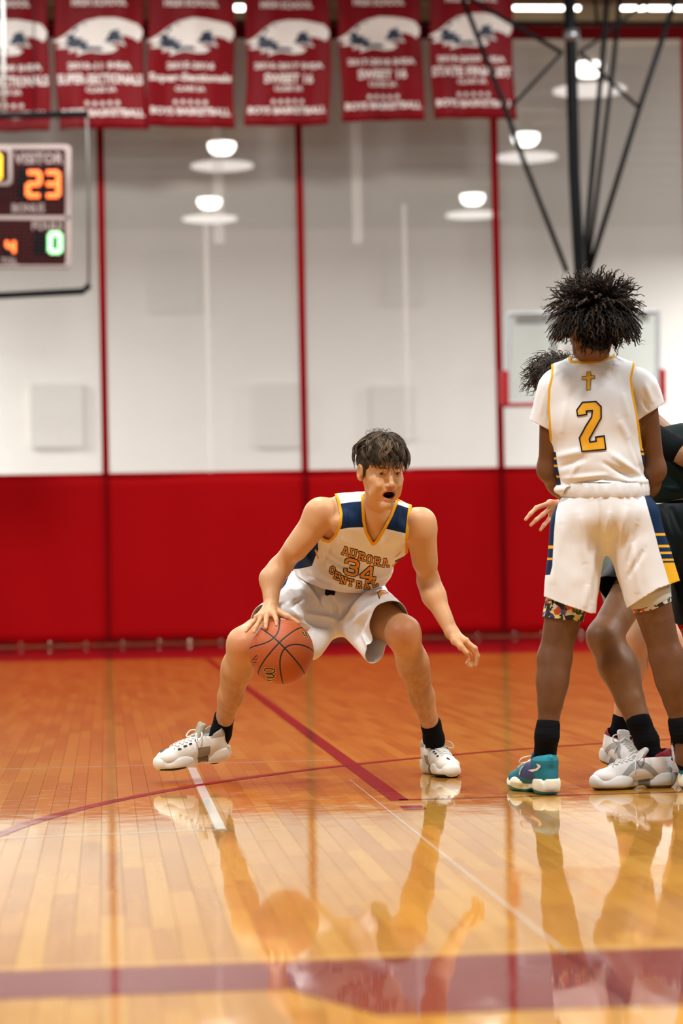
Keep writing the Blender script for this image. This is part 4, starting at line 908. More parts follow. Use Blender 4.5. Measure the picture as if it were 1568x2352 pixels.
    zn = {'yoke': pz([(700, 1152), (781, 1157), (800, 1154), (822, 1152), (870, 1150), (905, 1156), (941, 1168), (990, 1180), (990, 1240), (935, 1226), (905, 1219), (884, 1214), (826, 1211), (800, 1212), (780, 1216), (700, 1225)]),
          'side': pz([(640, 1240), (728, 1232), (731, 1262), (722, 1284), (716, 1300), (690, 1306), (640, 1310)]), 'side2': pz([(906, 1288), (930, 1276), (940, 1320), (912, 1308)]),
          'stripe': pz([(722, 1262), (726, 1262), (733, 1283), (729, 1284)]), 'stripe2': pz([(900, 1296), (940, 1276), (940, 1283), (900, 1303)]),
          'trim_n': lambda V: neck(V)-.0105, 'trim_a': lambda V: arm_r(V)-.0105, 'trim_b': lambda V: arm_l(V)-.0115}
    navy = (.0025, .019, .066); gold = (.78, .37, .012)
    jm = zone_mat('jersey_34', (.80, .795, .80), [('yoke', navy), ('side', navy), ('side2', (.012, .014, .03)), ('stripe', gold), ('stripe2', gold), ('trim_n', gold), ('trim_a', gold), ('trim_b', gold)], rough=.65, spec=.15, bump=.12)
    fl_ = [(742, 1262, 800, 1300, 7, .006), (745, 1285, 840, 1335, 8, .008), (720, 1300, 790, 1350, 7, .007), (760, 1250, 740, 1300, 6, -.005), (935, 1262, 880, 1320, 8, -.007), (925, 1290, 850, 1345, 8, .007), (900, 1320, 820, 1355, 6, -.005), (780, 1235, 830, 1255, 8, .004), (890, 1235, 870, 1262, 9, .004), (700, 1320, 760, 1345, 5, -.006), (790, 1170, 800, 1205, 5, .003), (918, 1170, 912, 1212, 5, .003), (700, 1250, 712, 1290, 5, .006)]
    jo, JV, JF = garment('jersey', J, .0045, jm, o, [neck, arm_r, arm_l, hem], zn, fold=[(a, b, c, d, w*.85, h*1.8) for a, b, c, d, w, h in fl_], amp=.0022, scale=16)
    out = []; fil = []
    def put(txt, spots, wd_, ht, wl, ol):
        for ch_, (cx, cy, ang, k) in zip(txt, spots):
            a = math.radians(ang); ex = np.array([math.cos(a), math.sin(a)])*wd_*k; ey = np.array([-math.sin(a)*.6, math.cos(a)])*ht*k
            o_ = np.array([cx, cy])-ex/2-ey/2; fil.extend(glyph(ch_, o_, ex, ey, wl*.86)); out.extend(glyph(ch_, o_, ex, ey, wl*.86+ol))
    put('AURORA', [(793, 1266, 14, 1), (811, 1271, 14, 1), (830, 1278, 15, 1), (848, 1285, 12, 1), (866, 1290, 10, 1), (885, 1293, -4, 1)], 14.5, 16, 3.6, 3.0)
    put('CENTRAL', [(763, 1310, 30, 1), (774, 1323, 26, 1), (789, 1333, 18, 1), (805, 1338, 10, .9), (824, 1343, 4, .85), (842, 1345, -4, .85), (861, 1340, -14, .9)], 13.5, 15, 3.3, 3.0)
    put('34', [(807, 1303, 14, 1), (845, 1319, 10, 1)], 33, 33, 7.4, 3.6)
    decal('lettering_outline', (JV, JF), out, mat('lettering_navy', (.003, .004, .012), rough=.7, spec=.1), jo, .0026, 6)
    decal('lettering', (JV, JF), fil, mat('lettering_gold', (.72, .27, .012), rough=.6), jo, .0034, 6)
    # shorts
    K = SDF(.05)
    K.ell(P(764, 1372, 9.42), (.185, .140, .115), R, .05); K.ell(P(786, 1340, 9.35), (.160, .128, .060), R, .04); K.cone(P(716, 1378, 9.40), P(585, 1466, 9.10), .104, .090, .05); K.cone(P(752, 1425, 9.40), P(712, 1484, 9.22), .060, .055, .05)
    K.cone(P(826, 1378, 9.40), P(926, 1452, 9.00), .098, .078, .05); K.cone(P(788, 1415, 9.38), P(868, 1510, 9.12), .052, .040, .05); K.cone(P(700, 1345, 9.38), P(660, 1330, 9.40), .07, .06)
    hemR = plane(P(600, 1450, 9.19), axis(-.62, -.12, .62)); hemL = plane(P(892, 1440, 9.14), axis(.46, -.30, .80))
    mid = P(770, 1430, 9.4); n_mid = CR
    def hr_(V): s_ = hemR(V); side = (V-mid)@n_mid; return np.where(side < 0, s_, .05)
    def hl_(V): s_ = hemL(V); side = (V-mid)@n_mid; return np.where(side > 0, s_, .05)
    waist = pxpoly([(300, 1290), (655, 1325), (670, 1312), (700, 1300), (760, 1300), (890, 1310), (900, 1332), (1300, 1330), (1300, 1900), (300, 1900)])
    zs = {'sidep': pz([(640, 1290), (668, 1308), (656, 1342), (646, 1354), (625, 1345)]), 'drawcord': pz([(747, 1353), (771, 1357), (768, 1368), (758, 1366), (750, 1369), (745, 1364)])}
    fl2 = [(690, 1330, 735, 1385, 7, .009), (720, 1340, 742, 1395, 5, -.008), (742, 1362, 735, 1400, 6, .009), (660, 1350, 700, 1440, 9, .008), (640, 1390, 720, 1450, 9, .010), (665, 1420, 760, 1440, 8, -.008), (700, 1410, 790, 1425, 8, .008), (765, 1375, 775, 1430, 5, -.008), (845, 1345, 770, 1430, 6, -.012), (860, 1350, 790, 1425, 7, .009), (880, 1375, 800, 1440, 8, .007), (850, 1400, 815, 1470, 7, -.006), (830, 1450, 855, 1505, 6, .005), (640, 1365, 610, 1400, 6, .005), (700, 1370, 660, 1400, 6, -.007)]
    km = zone_mat('shorts_white', (.80, .80, .80), [('sidep', navy), ('drawcord', (.004, .004, .006))], rough=.6, spec=.2, bump=.1)
    ko, KV, KF = garment('shorts', K, .005, km, o, [hr_, hl_, waist], zs, fold=[(a, b, c, d, w*.8, h*2.1) for a, b, c, d, w, h in fl2], amp=.0022, scale=13, seed=5)
    bolt = [(868, 1361), (874, 1356), (884, 1357), (887, 1354), (892, 1357), (905, 1366), (898, 1364), (890, 1362), (880, 1364), (875, 1368), (872, 1374)]
    decal('bolt_emblem', (KV, KF), [[(x+(x-884)*.12, y+(y-1362)*.25) for x, y in bolt]], mat('lettering_navy', (.01,)*3), ko, .002); decal('bolt_emblem', (KV, KF), [bolt], mat('lettering_gold', (.7,)*3), ko, .003)
    # socks and shoes
    sock(o, [P(514, 1650, 9.385), P(507, 1684, 9.40), P(491, 1734, 9.40)], [.0405, .0390, .036], SOCKM); sock(o, [P(990, 1664, 9.365), P(996, 1698, 9.40), P(1003, 1732, 9.455)], [.0405, .0385, .034], SOCKM)
    shoe(o, 'shoe', P(524, 1742, 9.42), P(386, 1766, 9.30), axis(.08, 1, .10), CREAM, 'cream')
    h0 = P(984, 1773, 9.53); t0 = P(1046, 1791, 9.2); h0[2] = .001; t0[2] = .001
    shoe(o, 'shoe', h0, h0+nrm(t0-h0)*.3, np.array([0, 0, 1.]), CREAM, 'cream')
    # hair
    Rh, hc, hs = H; rg = random.Random(11); hm = hair_mat('brown_hair', (.016, .010, .006), (.23, .155, .085), spec=.25); Q = SDF(.012)
    Q.M = (Rh, hc); Q.ell((0, -.018, .040), (.084, .102, .086)); Q.ell((0, .045, .065), (.070, .050, .040)); Q.ell((0, .098, -.034), (.080, .072, .074), None, .008, 's'); Q.cone((0, -.03, -.12), (0, -.05, -.14), .08, .08, .01, 's')
    for g in (-1, 1): Q.cone((g*.071, .020, .03), (g*.0735, .016, -.020), .009, .004, .008)
    Q.M = None; v, f = Q.mesh(.004)
    v = v+vnormals(v, f)*(.002*vnoise(v*60))[:, None]; cap = mobj('hair', v, f, hm, o, attrs={'shade': np.full(len(v), .12)})
    q = MB(); sh = []; part = np.array([-.004, .028, 0])
    def lock(ph, t0_, t1, ro_, wid, wav_, bulge, c, flick=0.0):
        w0 = rg.uniform(0, 6.28); fq = rg.uniform(3.2, 5.0); pts = []; tw = rg.uniform(-.35, .35)
        for t in np.linspace(t0_, t1, 14):
            s_ = (t-t0_)/(t1-t0_); p2 = ph+wav_*math.sin(t*fq+w0)/max(.45, math.sin(min(t, 1.57)))+tw*s_
            r = np.array([.086, .100, .088])*(ro_+bulge*math.sin(s_*math.pi)+.018*math.sin(t*fq*1.3+w0*2)+flick*s_**3)
            e_ = ellip_pt(t, p2, r)+np.array([0, -.012, .040])+part*max(0, 1-t*.8)
            if e_[1] > .03 and t > 1.2: e_[1] += .016*(t-1.2)/.6
            pts.append(Rh@e_+hc)
        pts = np.array(pts); tg = np.gradient(pts, axis=0); tg /= np.linalg.norm(tg, axis=1)[:, None]+1e-9; rad_ = pts-(hc+Rh@np.array([0, -.012, .04])); la = np.cross(tg, rad_); la /= np.linalg.norm(la, axis=1)[:, None]+1e-9; rad_ /= np.linalg.norm(rad_, axis=1)[:, None]
        pr = np.sin(np.linspace(.10, 1, 14)**.7*math.pi*.985)**.5
        for k_ in range(7):
            of = rg.uniform(-1, 1); o2 = rg.uniform(-.5, .6)*(1-.5*abs(of)); w_ = rg.uniform(.0011, .0021); c2 = c*rg.uniform(.6, 1.25)
            p3 = pts+la*(of*wid*pr)[:, None]+rad_*(o2*wid*pr)[:, None]
            if k_ > 4: p3 = p3[:-1]+rad_[:-1]*(rg.uniform(0, .003)*np.linspace(0, 1, 13)**2)[:, None]
            v_, f_ = tube(p3, w_*(pr[:len(p3)]*.8+.2)*np.linspace(1, .35, len(p3)), 5, False); q.add(v_, f_); sh.extend([c2*(.30+.70*abs(math.sin((k//5)/13*math.pi*1.2+.3))) for k in range(len(v_))])
    for i in range(330):
        ph = rg.uniform(0, 2*math.pi); frm = math.sin(ph); sd = math.cos(ph)
        thm = 1.50+.24*rg.random()+(.14 if sd < -.1 else .02) if frm > .45 else (1.66+.22*rg.random() if frm > -.1 else 1.98)
        t0_ = .05+.9*rg.random()**1.3; t1 = min(thm, t0_+rg.uniform(.5, 1.1))
        lock(ph, t0_, t1, rg.uniform(1.0, 1.07)+.04*(1-abs(frm)), rg.uniform(.0045, .0085), rg.uniform(.09, .22), rg.uniform(.02, .12), rg.random()**1.5, rg.uniform(0, .06) if abs(sd) > .6 else 0)
    for i in range(46):                                                        # fringe falling over the brow
        ph = math.pi/2+rg.uniform(-.95, .85); d_ = rg.uniform(1.72, 2.02) if ph > 1.5 else rg.uniform(1.50, 1.84)
        lock(ph, rg.uniform(.35, .8), d_, rg.uniform(1.03, 1.09), rg.uniform(.003, .0065), rg.uniform(.10, .22), .03, rg.random()*.6)
    for i in range(26):                                                        # stray wisps
        ph = rg.uniform(0, 6.28); r0_ = 1.0; p0 = ellip_pt(rg.uniform(.1, .9), ph, (.088, .1, .09))+np.array([0, -.012, .04]); d = nrm(p0-np.array([0, -.012, .03])); sd = nrm(np.cross(d, [rg.gauss(0, 1), rg.gauss(0, 1), rg.gauss(0, 1)]))
        pts = [Rh@(p0+d*(.022*math.sin(t*math.pi))+sd*.05*t)+hc for t in np.linspace(0, 1, 8)]; n = len(q.v); q.tube(pts, .0006, 4, False); sh += [.3]*(len(q.v)-n)
    mobj('hair_locks', q.v, q.f, hm, cap, attrs={'shade': np.array(sh)})
    return o
A_ = dribbler()
# ---- the ball
def basketball():
    c = P(646, 1497, 8.98); r = .1205; n1, n2 = 220, 340; ax = -CF
    ea = nrm(CR*.70-CU*.72); eb = nrm(-CR*.68-CU*.73); cen = P(643, 1473, 8.86)
    nn = nrm(P(643, 1473, 8.98)-c+(-CF)*math.sqrt(max(0, r*r-np.linalg.norm(P(643, 1473, 8.98)-c)**2))); ea = nrm(ea-nn*(ea@nn)); eb = nrm(np.cross(nn, ea)); eb = eb if eb@(-CU) > 0 else -eb
    th = np.linspace(0, math.pi, n1+1); ph = np.arange(n2)*2*math.pi/n2
    D = np.stack([np.outer(np.sin(th), np.cos(ph)), np.outer(np.sin(th), np.sin(ph)), np.outer(np.cos(th), np.ones(n2))], -1).reshape(-1, 3)
    a, b = D@ea, D@eb; g3 = np.abs(np.abs(a)-(.24+1.1*b*b))/np.sqrt(1+(2.2*b)**2); d = np.minimum(np.minimum(np.abs(a), np.abs(b)), g3)
    V = c+D*(r-.0012*np.clip(1-(d/.022)**2, 0, 1)[:, None]); F = np.array([(i*n2+j, (i+1)*n2+j, (i+1)*n2+(j+1) % n2, i*n2+(j+1) % n2) for i in range(n1) for j in range(n2)])
    m = zone_mat('ball_leather', (.43, .088, .018), [('seam', (.012, .010, .010))], rough=.52, bump=0, noise=.06, spec=.4, soft=.003)
    nt = m.node_tree; vo = nt.nodes.new('ShaderNodeTexVoronoi'); vo.inputs['Scale'].default_value = 330; tc = nt.nodes.new('ShaderNodeTexCoord'); bp = nt.nodes.new('ShaderNodeBump'); bp.inputs['Strength'].default_value = .35; bp.inputs['Distance'].default_value = .001; bp.invert = True
    nt.links.new(tc.outputs['Object'], vo.inputs['Vector']); nt.links.new(vo.outputs['Distance'], bp.inputs['Height']); nt.links.new(bp.outputs[0], nt.nodes['Principled BSDF'].inputs['Normal'])
    o = mobj('basketball', V, F, m, None, attrs={'seam': d-.023}, origin=c); tag(o, 'orange leather basketball under the crouching dribbler\'s right hand', 'ball')
    VF = (V, F); gd = mat('ball_gold', (.70, .42, .10)); bk = mat('ball_black', (.008, .007, .007))
    def scr(sts, w): return [p for s_ in sts for p in stroke(s_, w, True)]
    # script wordmark running down at the bottom
    W_ = [[(606, 1541), (609, 1536), (622, 1536), (630, 1538), (631, 1543), (626, 1546)], [(626, 1546), (610, 1547)], [(610, 1547), (626, 1550), (630, 1553), (628, 1556), (608, 1557)], [(606, 1562), (622, 1563)], [(606, 1568), (627, 1568)]]
    decal('wordmark_edge', VF, scr(W_, 5.4), gd, o, .0010, 6); decal('wordmark', VF, scr(W_, 3.0), bk, o, .0016, 6)
    E_ = [[(577, 1527), (583, 1527)], [(577, 1527), (577, 1518), (588, 1506)], [(580, 1522), (588, 1521)], [(584, 1516), (590, 1513)], [(588, 1506), (591, 1507)]]
    decal('side_print', VF, scr(E_, 1.7), bk, o, .0010, 6)
    W2 = [[(692, 1451), (697, 1454), (699, 1460), (703, 1459), (702, 1453)], [(703, 1459), (707, 1464), (710, 1461), (707, 1455)]]
    decal('wordmark_edge', VF, scr(W2, 4.2), gd, o, .0010, 6); decal('wordmark', VF, scr(W2, 2.4), bk, o, .0016, 6)
basketball()
# ================================================================== PERSON B: number 2 seen from behind
def hand_auto(S, wr, d, lat, n, curl=.5, k=1.0):
    """hand along d, thumb towards lat, palm towards n"""
    d, lat, n = nrm(d), nrm(lat), nrm(n); mc = []; fg = []
    for y, x, L in ((.026, .088, .090), (.008, .092, .098), (-.010, .088, .090), (-.027, .080, .072)):
        m_ = wr+d*x*k+lat*y*k; mc.append(m_); p = m_; a = 0; f = []
        for fr_ in (.46, .30, .24):
            a += curl; p = p+(d*math.cos(a)+n*math.sin(a)+lat*y*2)*L*fr_*k; f.append(p)
        fg.append(f)
    th = [wr+d*.03*k+lat*.030*k+n*.01, wr+d*.062*k+lat*.046*k+n*.018, wr+d*.090*k+lat*.048*k+n*.026]
    hand(S, wr, mc, fg, th)
def leg(S, h_, k_, a_, r=(.085, .055, .050, .034), calf=1.0, back=None, shin=True):
    back = CF if back is None else back; sh = a_-k_
    S.cone(h_, k_, r[0], r[1], .04); S.ell(k_+sh*.02, (r[1]*.95, r[1]*.92, r[1]), frame(z=sh, x=CR), .03)
    S.cone(k_, k_+sh*.28, r[1]*.92, r[2], .03); S.cone(k_+sh*.28, k_+sh*.60, r[2], r[2]*.84, .03); S.cone(k_+sh*.60, a_, r[2]*.84, r[3], .010)
    S.ell(k_+sh*.30+back*.016, (r[2]*.90*calf, r[2]*.88*calf, .10), frame(z=sh, x=CR), .03)
def leg_tint(T, V, k_, a_, amt=.25):
    t = np.clip(((V-k_)@(a_-k_))/((a_-k_)@(a_-k_)), -.6, 1.2); d = np.linalg.norm(V-(k_+np.outer(t, a_-k_)), axis=1)
    w = np.where((t > -.5) & (d < .10), 1, 0)*amt*(.5+.5*vnoise(V*np.array([26, 26, 14]))+.25*vnoise(V*80)); T[:, :3] *= (1-w[:, None]*np.array([.8, .85, .9]))
def number_two():
    S = SDF(.03); sk = skin_mat('brown_skin', (.165, .070, .029), rough=.42, var=.12)
    nb = P(1358, 838, 8.52); shl = P(1272, 897, 8.50); shr = P(1474, 897, 8.50); pel = P(1388, 1170, 8.52)
    rt = nrm(shr-shl); upx = nrm(nb-pel); R = frame(z=upx, x=rt)
    S.ell(P(1368, 965, 8.50), (.160, .105, .165), R, .05); S.ell(P(1378, 1065, 8.50), (.135, .095, .12), R, .05); S.ell(P(1389, 1180, 8.51), (.140, .105, .110), R, .04)
    S.cone(nb, P(1296, 876, 8.51), .048, .045, .05); S.cone(nb, P(1432, 872, 8.51), .048, .045, .05)
    S.cone(P(1359, 845, 8.50), P(1362, 775, 8.44), .060, .052, .03)
    H = head(S, P(1362, 758, 8.40), axis(-.16, -.06, -1), axis(0, 1, 0), mouth=0)
    for sh_, el, wr, g in ((shl, P(1262, 1078, 8.58), P(1315, 1158, 8.70), -1), (shr, P(1500, 1080, 8.55), P(1468, 1162, 8.70), 1)):
        S.ell(sh_, (.048, .048, .052), R, .03); S.cone(sh_, el, .049, .040, .02); S.cone(el, el*.6+wr*.4, .042, .040, .03); S.cone(el*.6+wr*.4, wr, .039, .027, .03)
        hand_auto(S, wr, -CU*.8-CR*g*.5+CF*.15, CF, -CR*g*.3-CF, .3)
    hl, kl, al = P(1335, 1215, 8.50), P(1273, 1512, 8.52), P(1256, 1690, 8.485); hr, kr, ar = P(1447, 1212, 8.50), P(1530, 1508, 8.52), P(1566, 1680, 8.54)
    leg(S, hl, kl, al, (.088, .054, .050, .034), back=-CF); leg(S, hr, kr, ar, (.088, .054, .050, .031), back=-CF)
    S.cone(al, P(1250, 1745, 8.515), .028); S.cone(ar, P(1570, 1740, 8.55), .030, .032)
    hc = H[1]; boxes = [(hc-np.array([.12, .14, .14]), hc+np.array([.12, .14, .14]), .003)]
    def tint(V):
        T = np.ones((len(V), 4)); leg_tint(T, V, kl, al, .35); leg_tint(T, V, kr, ar, .35); return T
    base = G(1395, 1815); o, V, F = person('person', S, .0055, boxes, sk, 'standing player seen from behind in white number 2 jersey with bushy dark hair', base, tintfn=tint)
    white = (.80, .80, .80); navy = (.0025, .019, .066); gold = (.78, .40, .015); pz = lambda poly: (lambda V: poly_sdf(PJ(V), poly)/650)
    # shirt sleeves under the jersey
    U = SDF(.03); U.cone(P(1278, 896, 8.50), P(1246, 1000, 8.54), .068, .060); U.cone(P(1468, 893, 8.50), P(1502, 985, 8.53), .069, .062); U.cone(P(1358, 850, 8.50), P(1290, 885, 8.5), .062, .055, .04); U.cone(P(1358, 850, 8.50), P(1440, 880, 8.5), .062, .055, .04); U.cone(P(1359, 850, 8.50), P(1360, 820, 8.49), .066, .062)
    U.cone(P(1285, 930, 8.5), P(1300, 1000, 8.5), .05); U.cone(P(1450, 930, 8.5), P(1445, 1010, 8.5), .05)
    cuff = pxabove([(1150, 940), (1219, 966), (1262, 988), (1300, 1060), (1430, 1060), (1466, 965), (1478, 956), (1500, 943), (1523, 926), (1600, 880)])
    nk = pxpoly([(1200, 1200), (1200, 870), (1300, 826), (1324, 822), (1360, 822), (1402, 815), (1420, 820), (1580, 850), (1580, 1200)])
    garment('undershirt', U, .005, zone_mat('shirt_white', (.80, .80, .80), [], rough=.75), o, [cuff, nk], fold=[(1250, 900, 1240, 960, 5, .004), (1262, 920, 1258, 975, 4, -.005), (1480, 880, 1500, 930, 6, .005), (1476, 920, 1490, 945, 4, -.005), (1500, 870, 1515, 915, 5, .004)], amp=.0015, scale=20, seed=9)
    J = SDF(.04)
    J.ell(P(1366, 960, 8.49), (.172, .120, .180), R, .05); J.ell(P(1376, 1065, 8.50), (.160, .125, .12), R, .05); J.ell(P(1380, 1116, 8.51), (.168, .138, .040), R, .03)
    J.cone(P(1358, 848, 8.50), P(1284, 886, 8.50), .072, .073, .04); J.cone(P(1284, 890, 8.5), P(1290, 960, 8.5), .070, .07); J.cone(P(1358, 848, 8.50), P(1446, 876, 8.50), .072, .068, .04)
    arl = pxpoly([(1150, 700), (1266, 820), (1265, 865), (1258, 894), (1257, 931), (1260, 985), (1262, 1010), (1150, 1030)], False, 650)
    arr = pxpoly([(1640, 700), (1460, 800), (1457, 840), (1451, 869), (1455, 906), (1465, 956), (1471, 1000), (1475, 1030), (1640, 1060)], False, 650)
    nkj = pxpoly([(1290, 600), (1308, 815), (1312, 828), (1340, 830), (1375, 827), (1407, 817), (1425, 600)], False, 650)
    hem = pxabove([(1200, 1175), (1278, 1168), (1290, 1140), (1300, 1118), (1330, 1110), (1370, 1107), (1420, 1108), (1455, 1113), (1478, 1125), (1490, 1146), (1560, 1150)])
    zn = {'trim_a': lambda V: arl(V)-.0085, 'trim_b': lambda V: arr(V)-.0085, 'trim_n': lambda V: nkj(V)-.0095, 'side': pz([(1465, 1002), (1560, 1000), (1560, 1110), (1483, 1100), (1471, 1040)]),
          'st1': pz([(1460, 1020), (1560, 1018), (1560, 1023), (1460, 1026)]), 'st2': pz([(1460, 1040), (1560, 1037), (1560, 1043), (1460, 1046)]), 'sidel': pz([(1200, 1038), (1276, 1038), (1280, 1070), (1286, 1100), (1288, 1114), (1200, 1120)]),
          'st3': pz([(1200, 1049), (1300, 1051), (1300, 1056), (1200, 1054)]), 'st4': pz([(1200, 1066), (1300, 1068), (1300, 1073), (1200, 1071)]), 'st5': pz([(1200, 1090), (1300, 1093), (1300, 1098), (1200, 1095)])}
    for k_, s_ in (('st1', 'side'), ('st2', 'side'), ('st3', 'sidel'), ('st4', 'sidel'), ('st5', 'sidel')): zn[k_] = (lambda a, b: lambda V: np.maximum(a(V), b(V)))(zn[k_], zn[s_])
    jm = zone_mat('jersey_2', white, [('side', navy), ('sidel', navy)]+[('st%d' % i, gold) for i in (1, 2, 3, 4, 5)]+[('trim_a', gold), ('trim_b', gold), ('trim_n', gold)], rough=.65, spec=.15, bump=.12)
    fj = [(1276, 1050, 1340, 1035, 8, .006), (1280, 1075, 1350, 1050, 7, -.006), (1285, 1100, 1400, 1090, 6, .006), (1420, 960, 1470, 1075, 8, .006), (1440, 1000, 1480, 1095, 6, -.006), (1400, 1040, 1475, 1095, 7, .006), (1380, 1060, 1460, 1105, 6, -.005), (1290, 1115, 1380, 1100, 4, -.008), (1380, 1100, 1470, 1112, 4, -.008), (1300, 920, 1290, 1000, 9, .003), (1430, 900, 1440, 960, 8, .004), (1280, 1130, 1290, 1160, 4, .005), (1330, 1060, 1310, 1095, 6, .004)]
    jo, JV, JF = garment('jersey', J, .0048, jm, o, [arl, arr, nkj, hem], zn, fold=[(a, b, c, d, w, h*1.4) for a, b, c, d, w, h in fj], amp=.0014, scale=14, seed=21)
    two = [(1324, 942), (1337, 924), (1368, 922), (1380, 934), (1380, 960), (1367, 983), (1353, 1008), (1354, 1015), (1369, 1013), (1367, 1004), (1387, 1001), (1391, 1032), (1336, 1037), (1330, 1006), (1345, 978), (1358, 958), (1360, 943), (1346, 944), (1347, 952), (1326, 955)]
    nm = mat('lettering_navy', (.003,)*3); gm = mat('number_gold', (.80, .40, .015), rough=.55)
    ed = [p for a, b in zip(two, two[1:]+two[:1]) for p in stroke([a, b], 3.2)]
    decal('number_two', (JV, JF), [two], gm, jo, .0022, 6); decal('number_outline', (JV, JF), ed, nm, jo, .0034, 6)
    cr = [(1347, 854), (1356, 854), (1356, 863), (1365, 862), (1365, 869), (1356, 870), (1355, 895), (1346, 896), (1347, 872), (1336, 872), (1336, 865), (1347, 864)]
    decal('cross', (JV, JF), [cr], gm, jo, .0022, 6); decal('cross_outline', (JV, JF), [p for a, b in zip(cr, cr[1:]+cr[:1]) for p in stroke([a, b], 1.1)], mat('outline_brown', (.10, .06, .02)), jo, .003, 6)
    # shorts
    K = SDF(.04); K.ell(P(1388, 1178, 8.51), (.162, .135, .10), R, .04); K.cone(P(1335, 1195, 8.50), P(1308, 1420, 8.50), .092, .088, .05); K.cone(P(1440, 1190, 8.50), P(1506, 1400, 8.50), .094, .096, .05)
    K.cone(P(1300, 1210, 8.48), P(1290, 1400, 8.48), .05, .06, .04); K.cone(P(1480, 1190, 8.48), P(1530, 1380, 8.50), .05, .055, .04); K.cone(P(1384, 1135, 8.51), P(1386, 1128, 8.51), .13, .13, .03)
    hm_ = pxabove([(1100, 1362), (1249, 1370), (1300, 1390), (1357, 1409), (1372, 1408), (1398, 1380), (1421, 1370), (1439, 1397), (1470, 1377), (1510, 1352), (1560, 1334), (1700, 1330)])
    wst = pxpoly([(1100, 1600), (1100, 1140), (1285, 1150), (1300, 1113), (1340, 1106), (1420, 1106), (1470, 1116), (1492, 1140), (1700, 1140), (1700, 1600)])
    band = pxpoly([(1270, 1100), (1500, 1100), (1495, 1136), (1430, 1130), (1400, 1136), (1350, 1138), (1300, 1139), (1270, 1150)])
    zs = {'panel': pz([(1477, 1130), (1489, 1173), (1504, 1227), (1514, 1267), (1523, 1294), (1537, 1340), (1640, 1350), (1640, 1120)]), 'panell': pz([(1285, 1140), (1276, 1180), (1272, 1220), (1268, 1300), (1263, 1320), (1150, 1330), (1150, 1140)]),
          'gold_hem': pz([(1500, 1293), (1700, 1290), (1700, 1360), (1537, 1342), (1523, 1294)])}
    for i, (a, b) in enumerate(((1224, 1230), (1251, 1257), (1267, 1272), (1283, 1288))): zs['g%d' % i] = (lambda a, b: lambda V: np.maximum(zs['panel'](V), pz([(1400, a+2), (1700, a-2), (1700, b-2), (1400, b+2)])(V)))(a, b)
    for i, (a, b) in enumerate(((1253, 1260), (1281, 1286))): zs['h%d' % i] = (lambda a, b: lambda V: np.maximum(zs['panell'](V), pz([(1150, a), (1300, a), (1300, b), (1150, b)])(V)))(a, b)
    km = zone_mat('shorts_2', white, [('panel', navy), ('panell', navy), ('gold_hem', gold)]+[(k, gold) for k in ('g0', 'g1', 'g2', 'g3', 'h0', 'h1')], rough=.65, spec=.15, bump=.1)
    f2 = [(1375, 1150, 1384, 1290, 4, -.004), (1384, 1290, 1400, 1330, 7, -.004), (1440, 1160, 1420, 1260, 9, .006), (1450, 1240, 1465, 1370, 8, .007), (1465, 1200, 1440, 1300, 6, -.006), (1330, 1180, 1345, 1300, 10, .005), (1380, 1260, 1360, 1390, 8, -.006), (1350, 1340, 1340, 1400, 7, .005), (1400, 1310, 1430, 1385, 6, .006), (1290, 1200, 1270, 1350, 9, .004), (1400, 1170, 1390, 1240, 6, .006), (1480, 1260, 1440, 1330, 6, -.006)]
    ko, KV, KF = garment('shorts', K, .005, km, o, [hm_, wst], zs, fold=[(a, b, c, d, w, h*1.3) for a, b, c, d, w, h in f2], amp=.0020, scale=12, seed=31)
    W_ = MB(); n = 90; cW = P(1386, 1126, 8.51)
    v = []
    for j, (dz, rr) in enumerate(((.026, .0), (.020, .006), (.0, .009), (-.018, .007), (-.026, -.002))):
        for i in range(n):
            t = 2*math.pi*i/n; r = rr*.5+(.0035*math.sin(i*1.7+1.3*math.sin(i*.6)+j*.3)+.002*math.sin(i*3.9+j))*(1 if 0 < j < 4 else .3); sag = .012*math.cos(t*2)
            v.append(cW+rt*(.154+r)*math.cos(t)+R[:, 1]*(.132+r)*math.sin(t)+upx*(dz+sag*.3))
    W_.add(v, [(j*n+i, j*n+(i+1) % n, (j+1)*n+(i+1) % n, (j+1)*n+i) for j in range(4) for i in range(n)]); W_.build('waistband', zone_mat('band_white', (.76, .76, .76), [], rough=.7), ko, smooth=True)
    # layers under the shorts
    L_ = SDF(.03); L_.cone(hr*.5+kr*.5, kr*.82+hr*.18, .076, .070); cl = pxabove([(1300, 1420), (1452, 1400), (1480, 1396), (1510, 1388), (1537, 1372), (1600, 1350)])
    garment('inner_shorts', L_, .005, zone_mat('inner_cream', (.62, .60, .52), [], rough=.7), o, [cl, lambda V: -pxabove([(1300, 1330), (1700, 1300)])(V)], amp=.002)
    cm = mat('printed_tights', (.5,)*3, rough=.6); nt = cm.node_tree; tc = nt.nodes.new('ShaderNodeTexCoord'); vo = nt.nodes.new('ShaderNodeTexVoronoi'); vo.inputs['Scale'].default_value = 62; dn = nt.nodes.new('ShaderNodeTexNoise'); dn.inputs['Scale'].default_value = 40; nt.links.new(tc.outputs['Object'], dn.inputs[0])
    ad = nt.nodes.new('ShaderNodeVectorMath'); ad.operation = 'MULTIPLY_ADD'; ad.inputs[1].default_value = (.03, .03, .03); nt.links.new(dn.outputs['Color'], ad.inputs[0]); nt.links.new(tc.outputs['Object'], ad.inputs[2]); nt.links.new(ad.outputs[0], vo.inputs['Vector'])
    sp_ = nt.nodes.new('ShaderNodeSeparateColor'); nt.links.new(vo.outputs['Color'], sp_.inputs[0]); rp = nt.nodes.new('ShaderNodeValToRGB'); rp.color_ramp.interpolation = 'CONSTANT'; e = rp.color_ramp.elements
    e[0].color = (.01, .01, .02, 1); e[1].position = .30; e[1].color = (.72, .70, .62, 1)
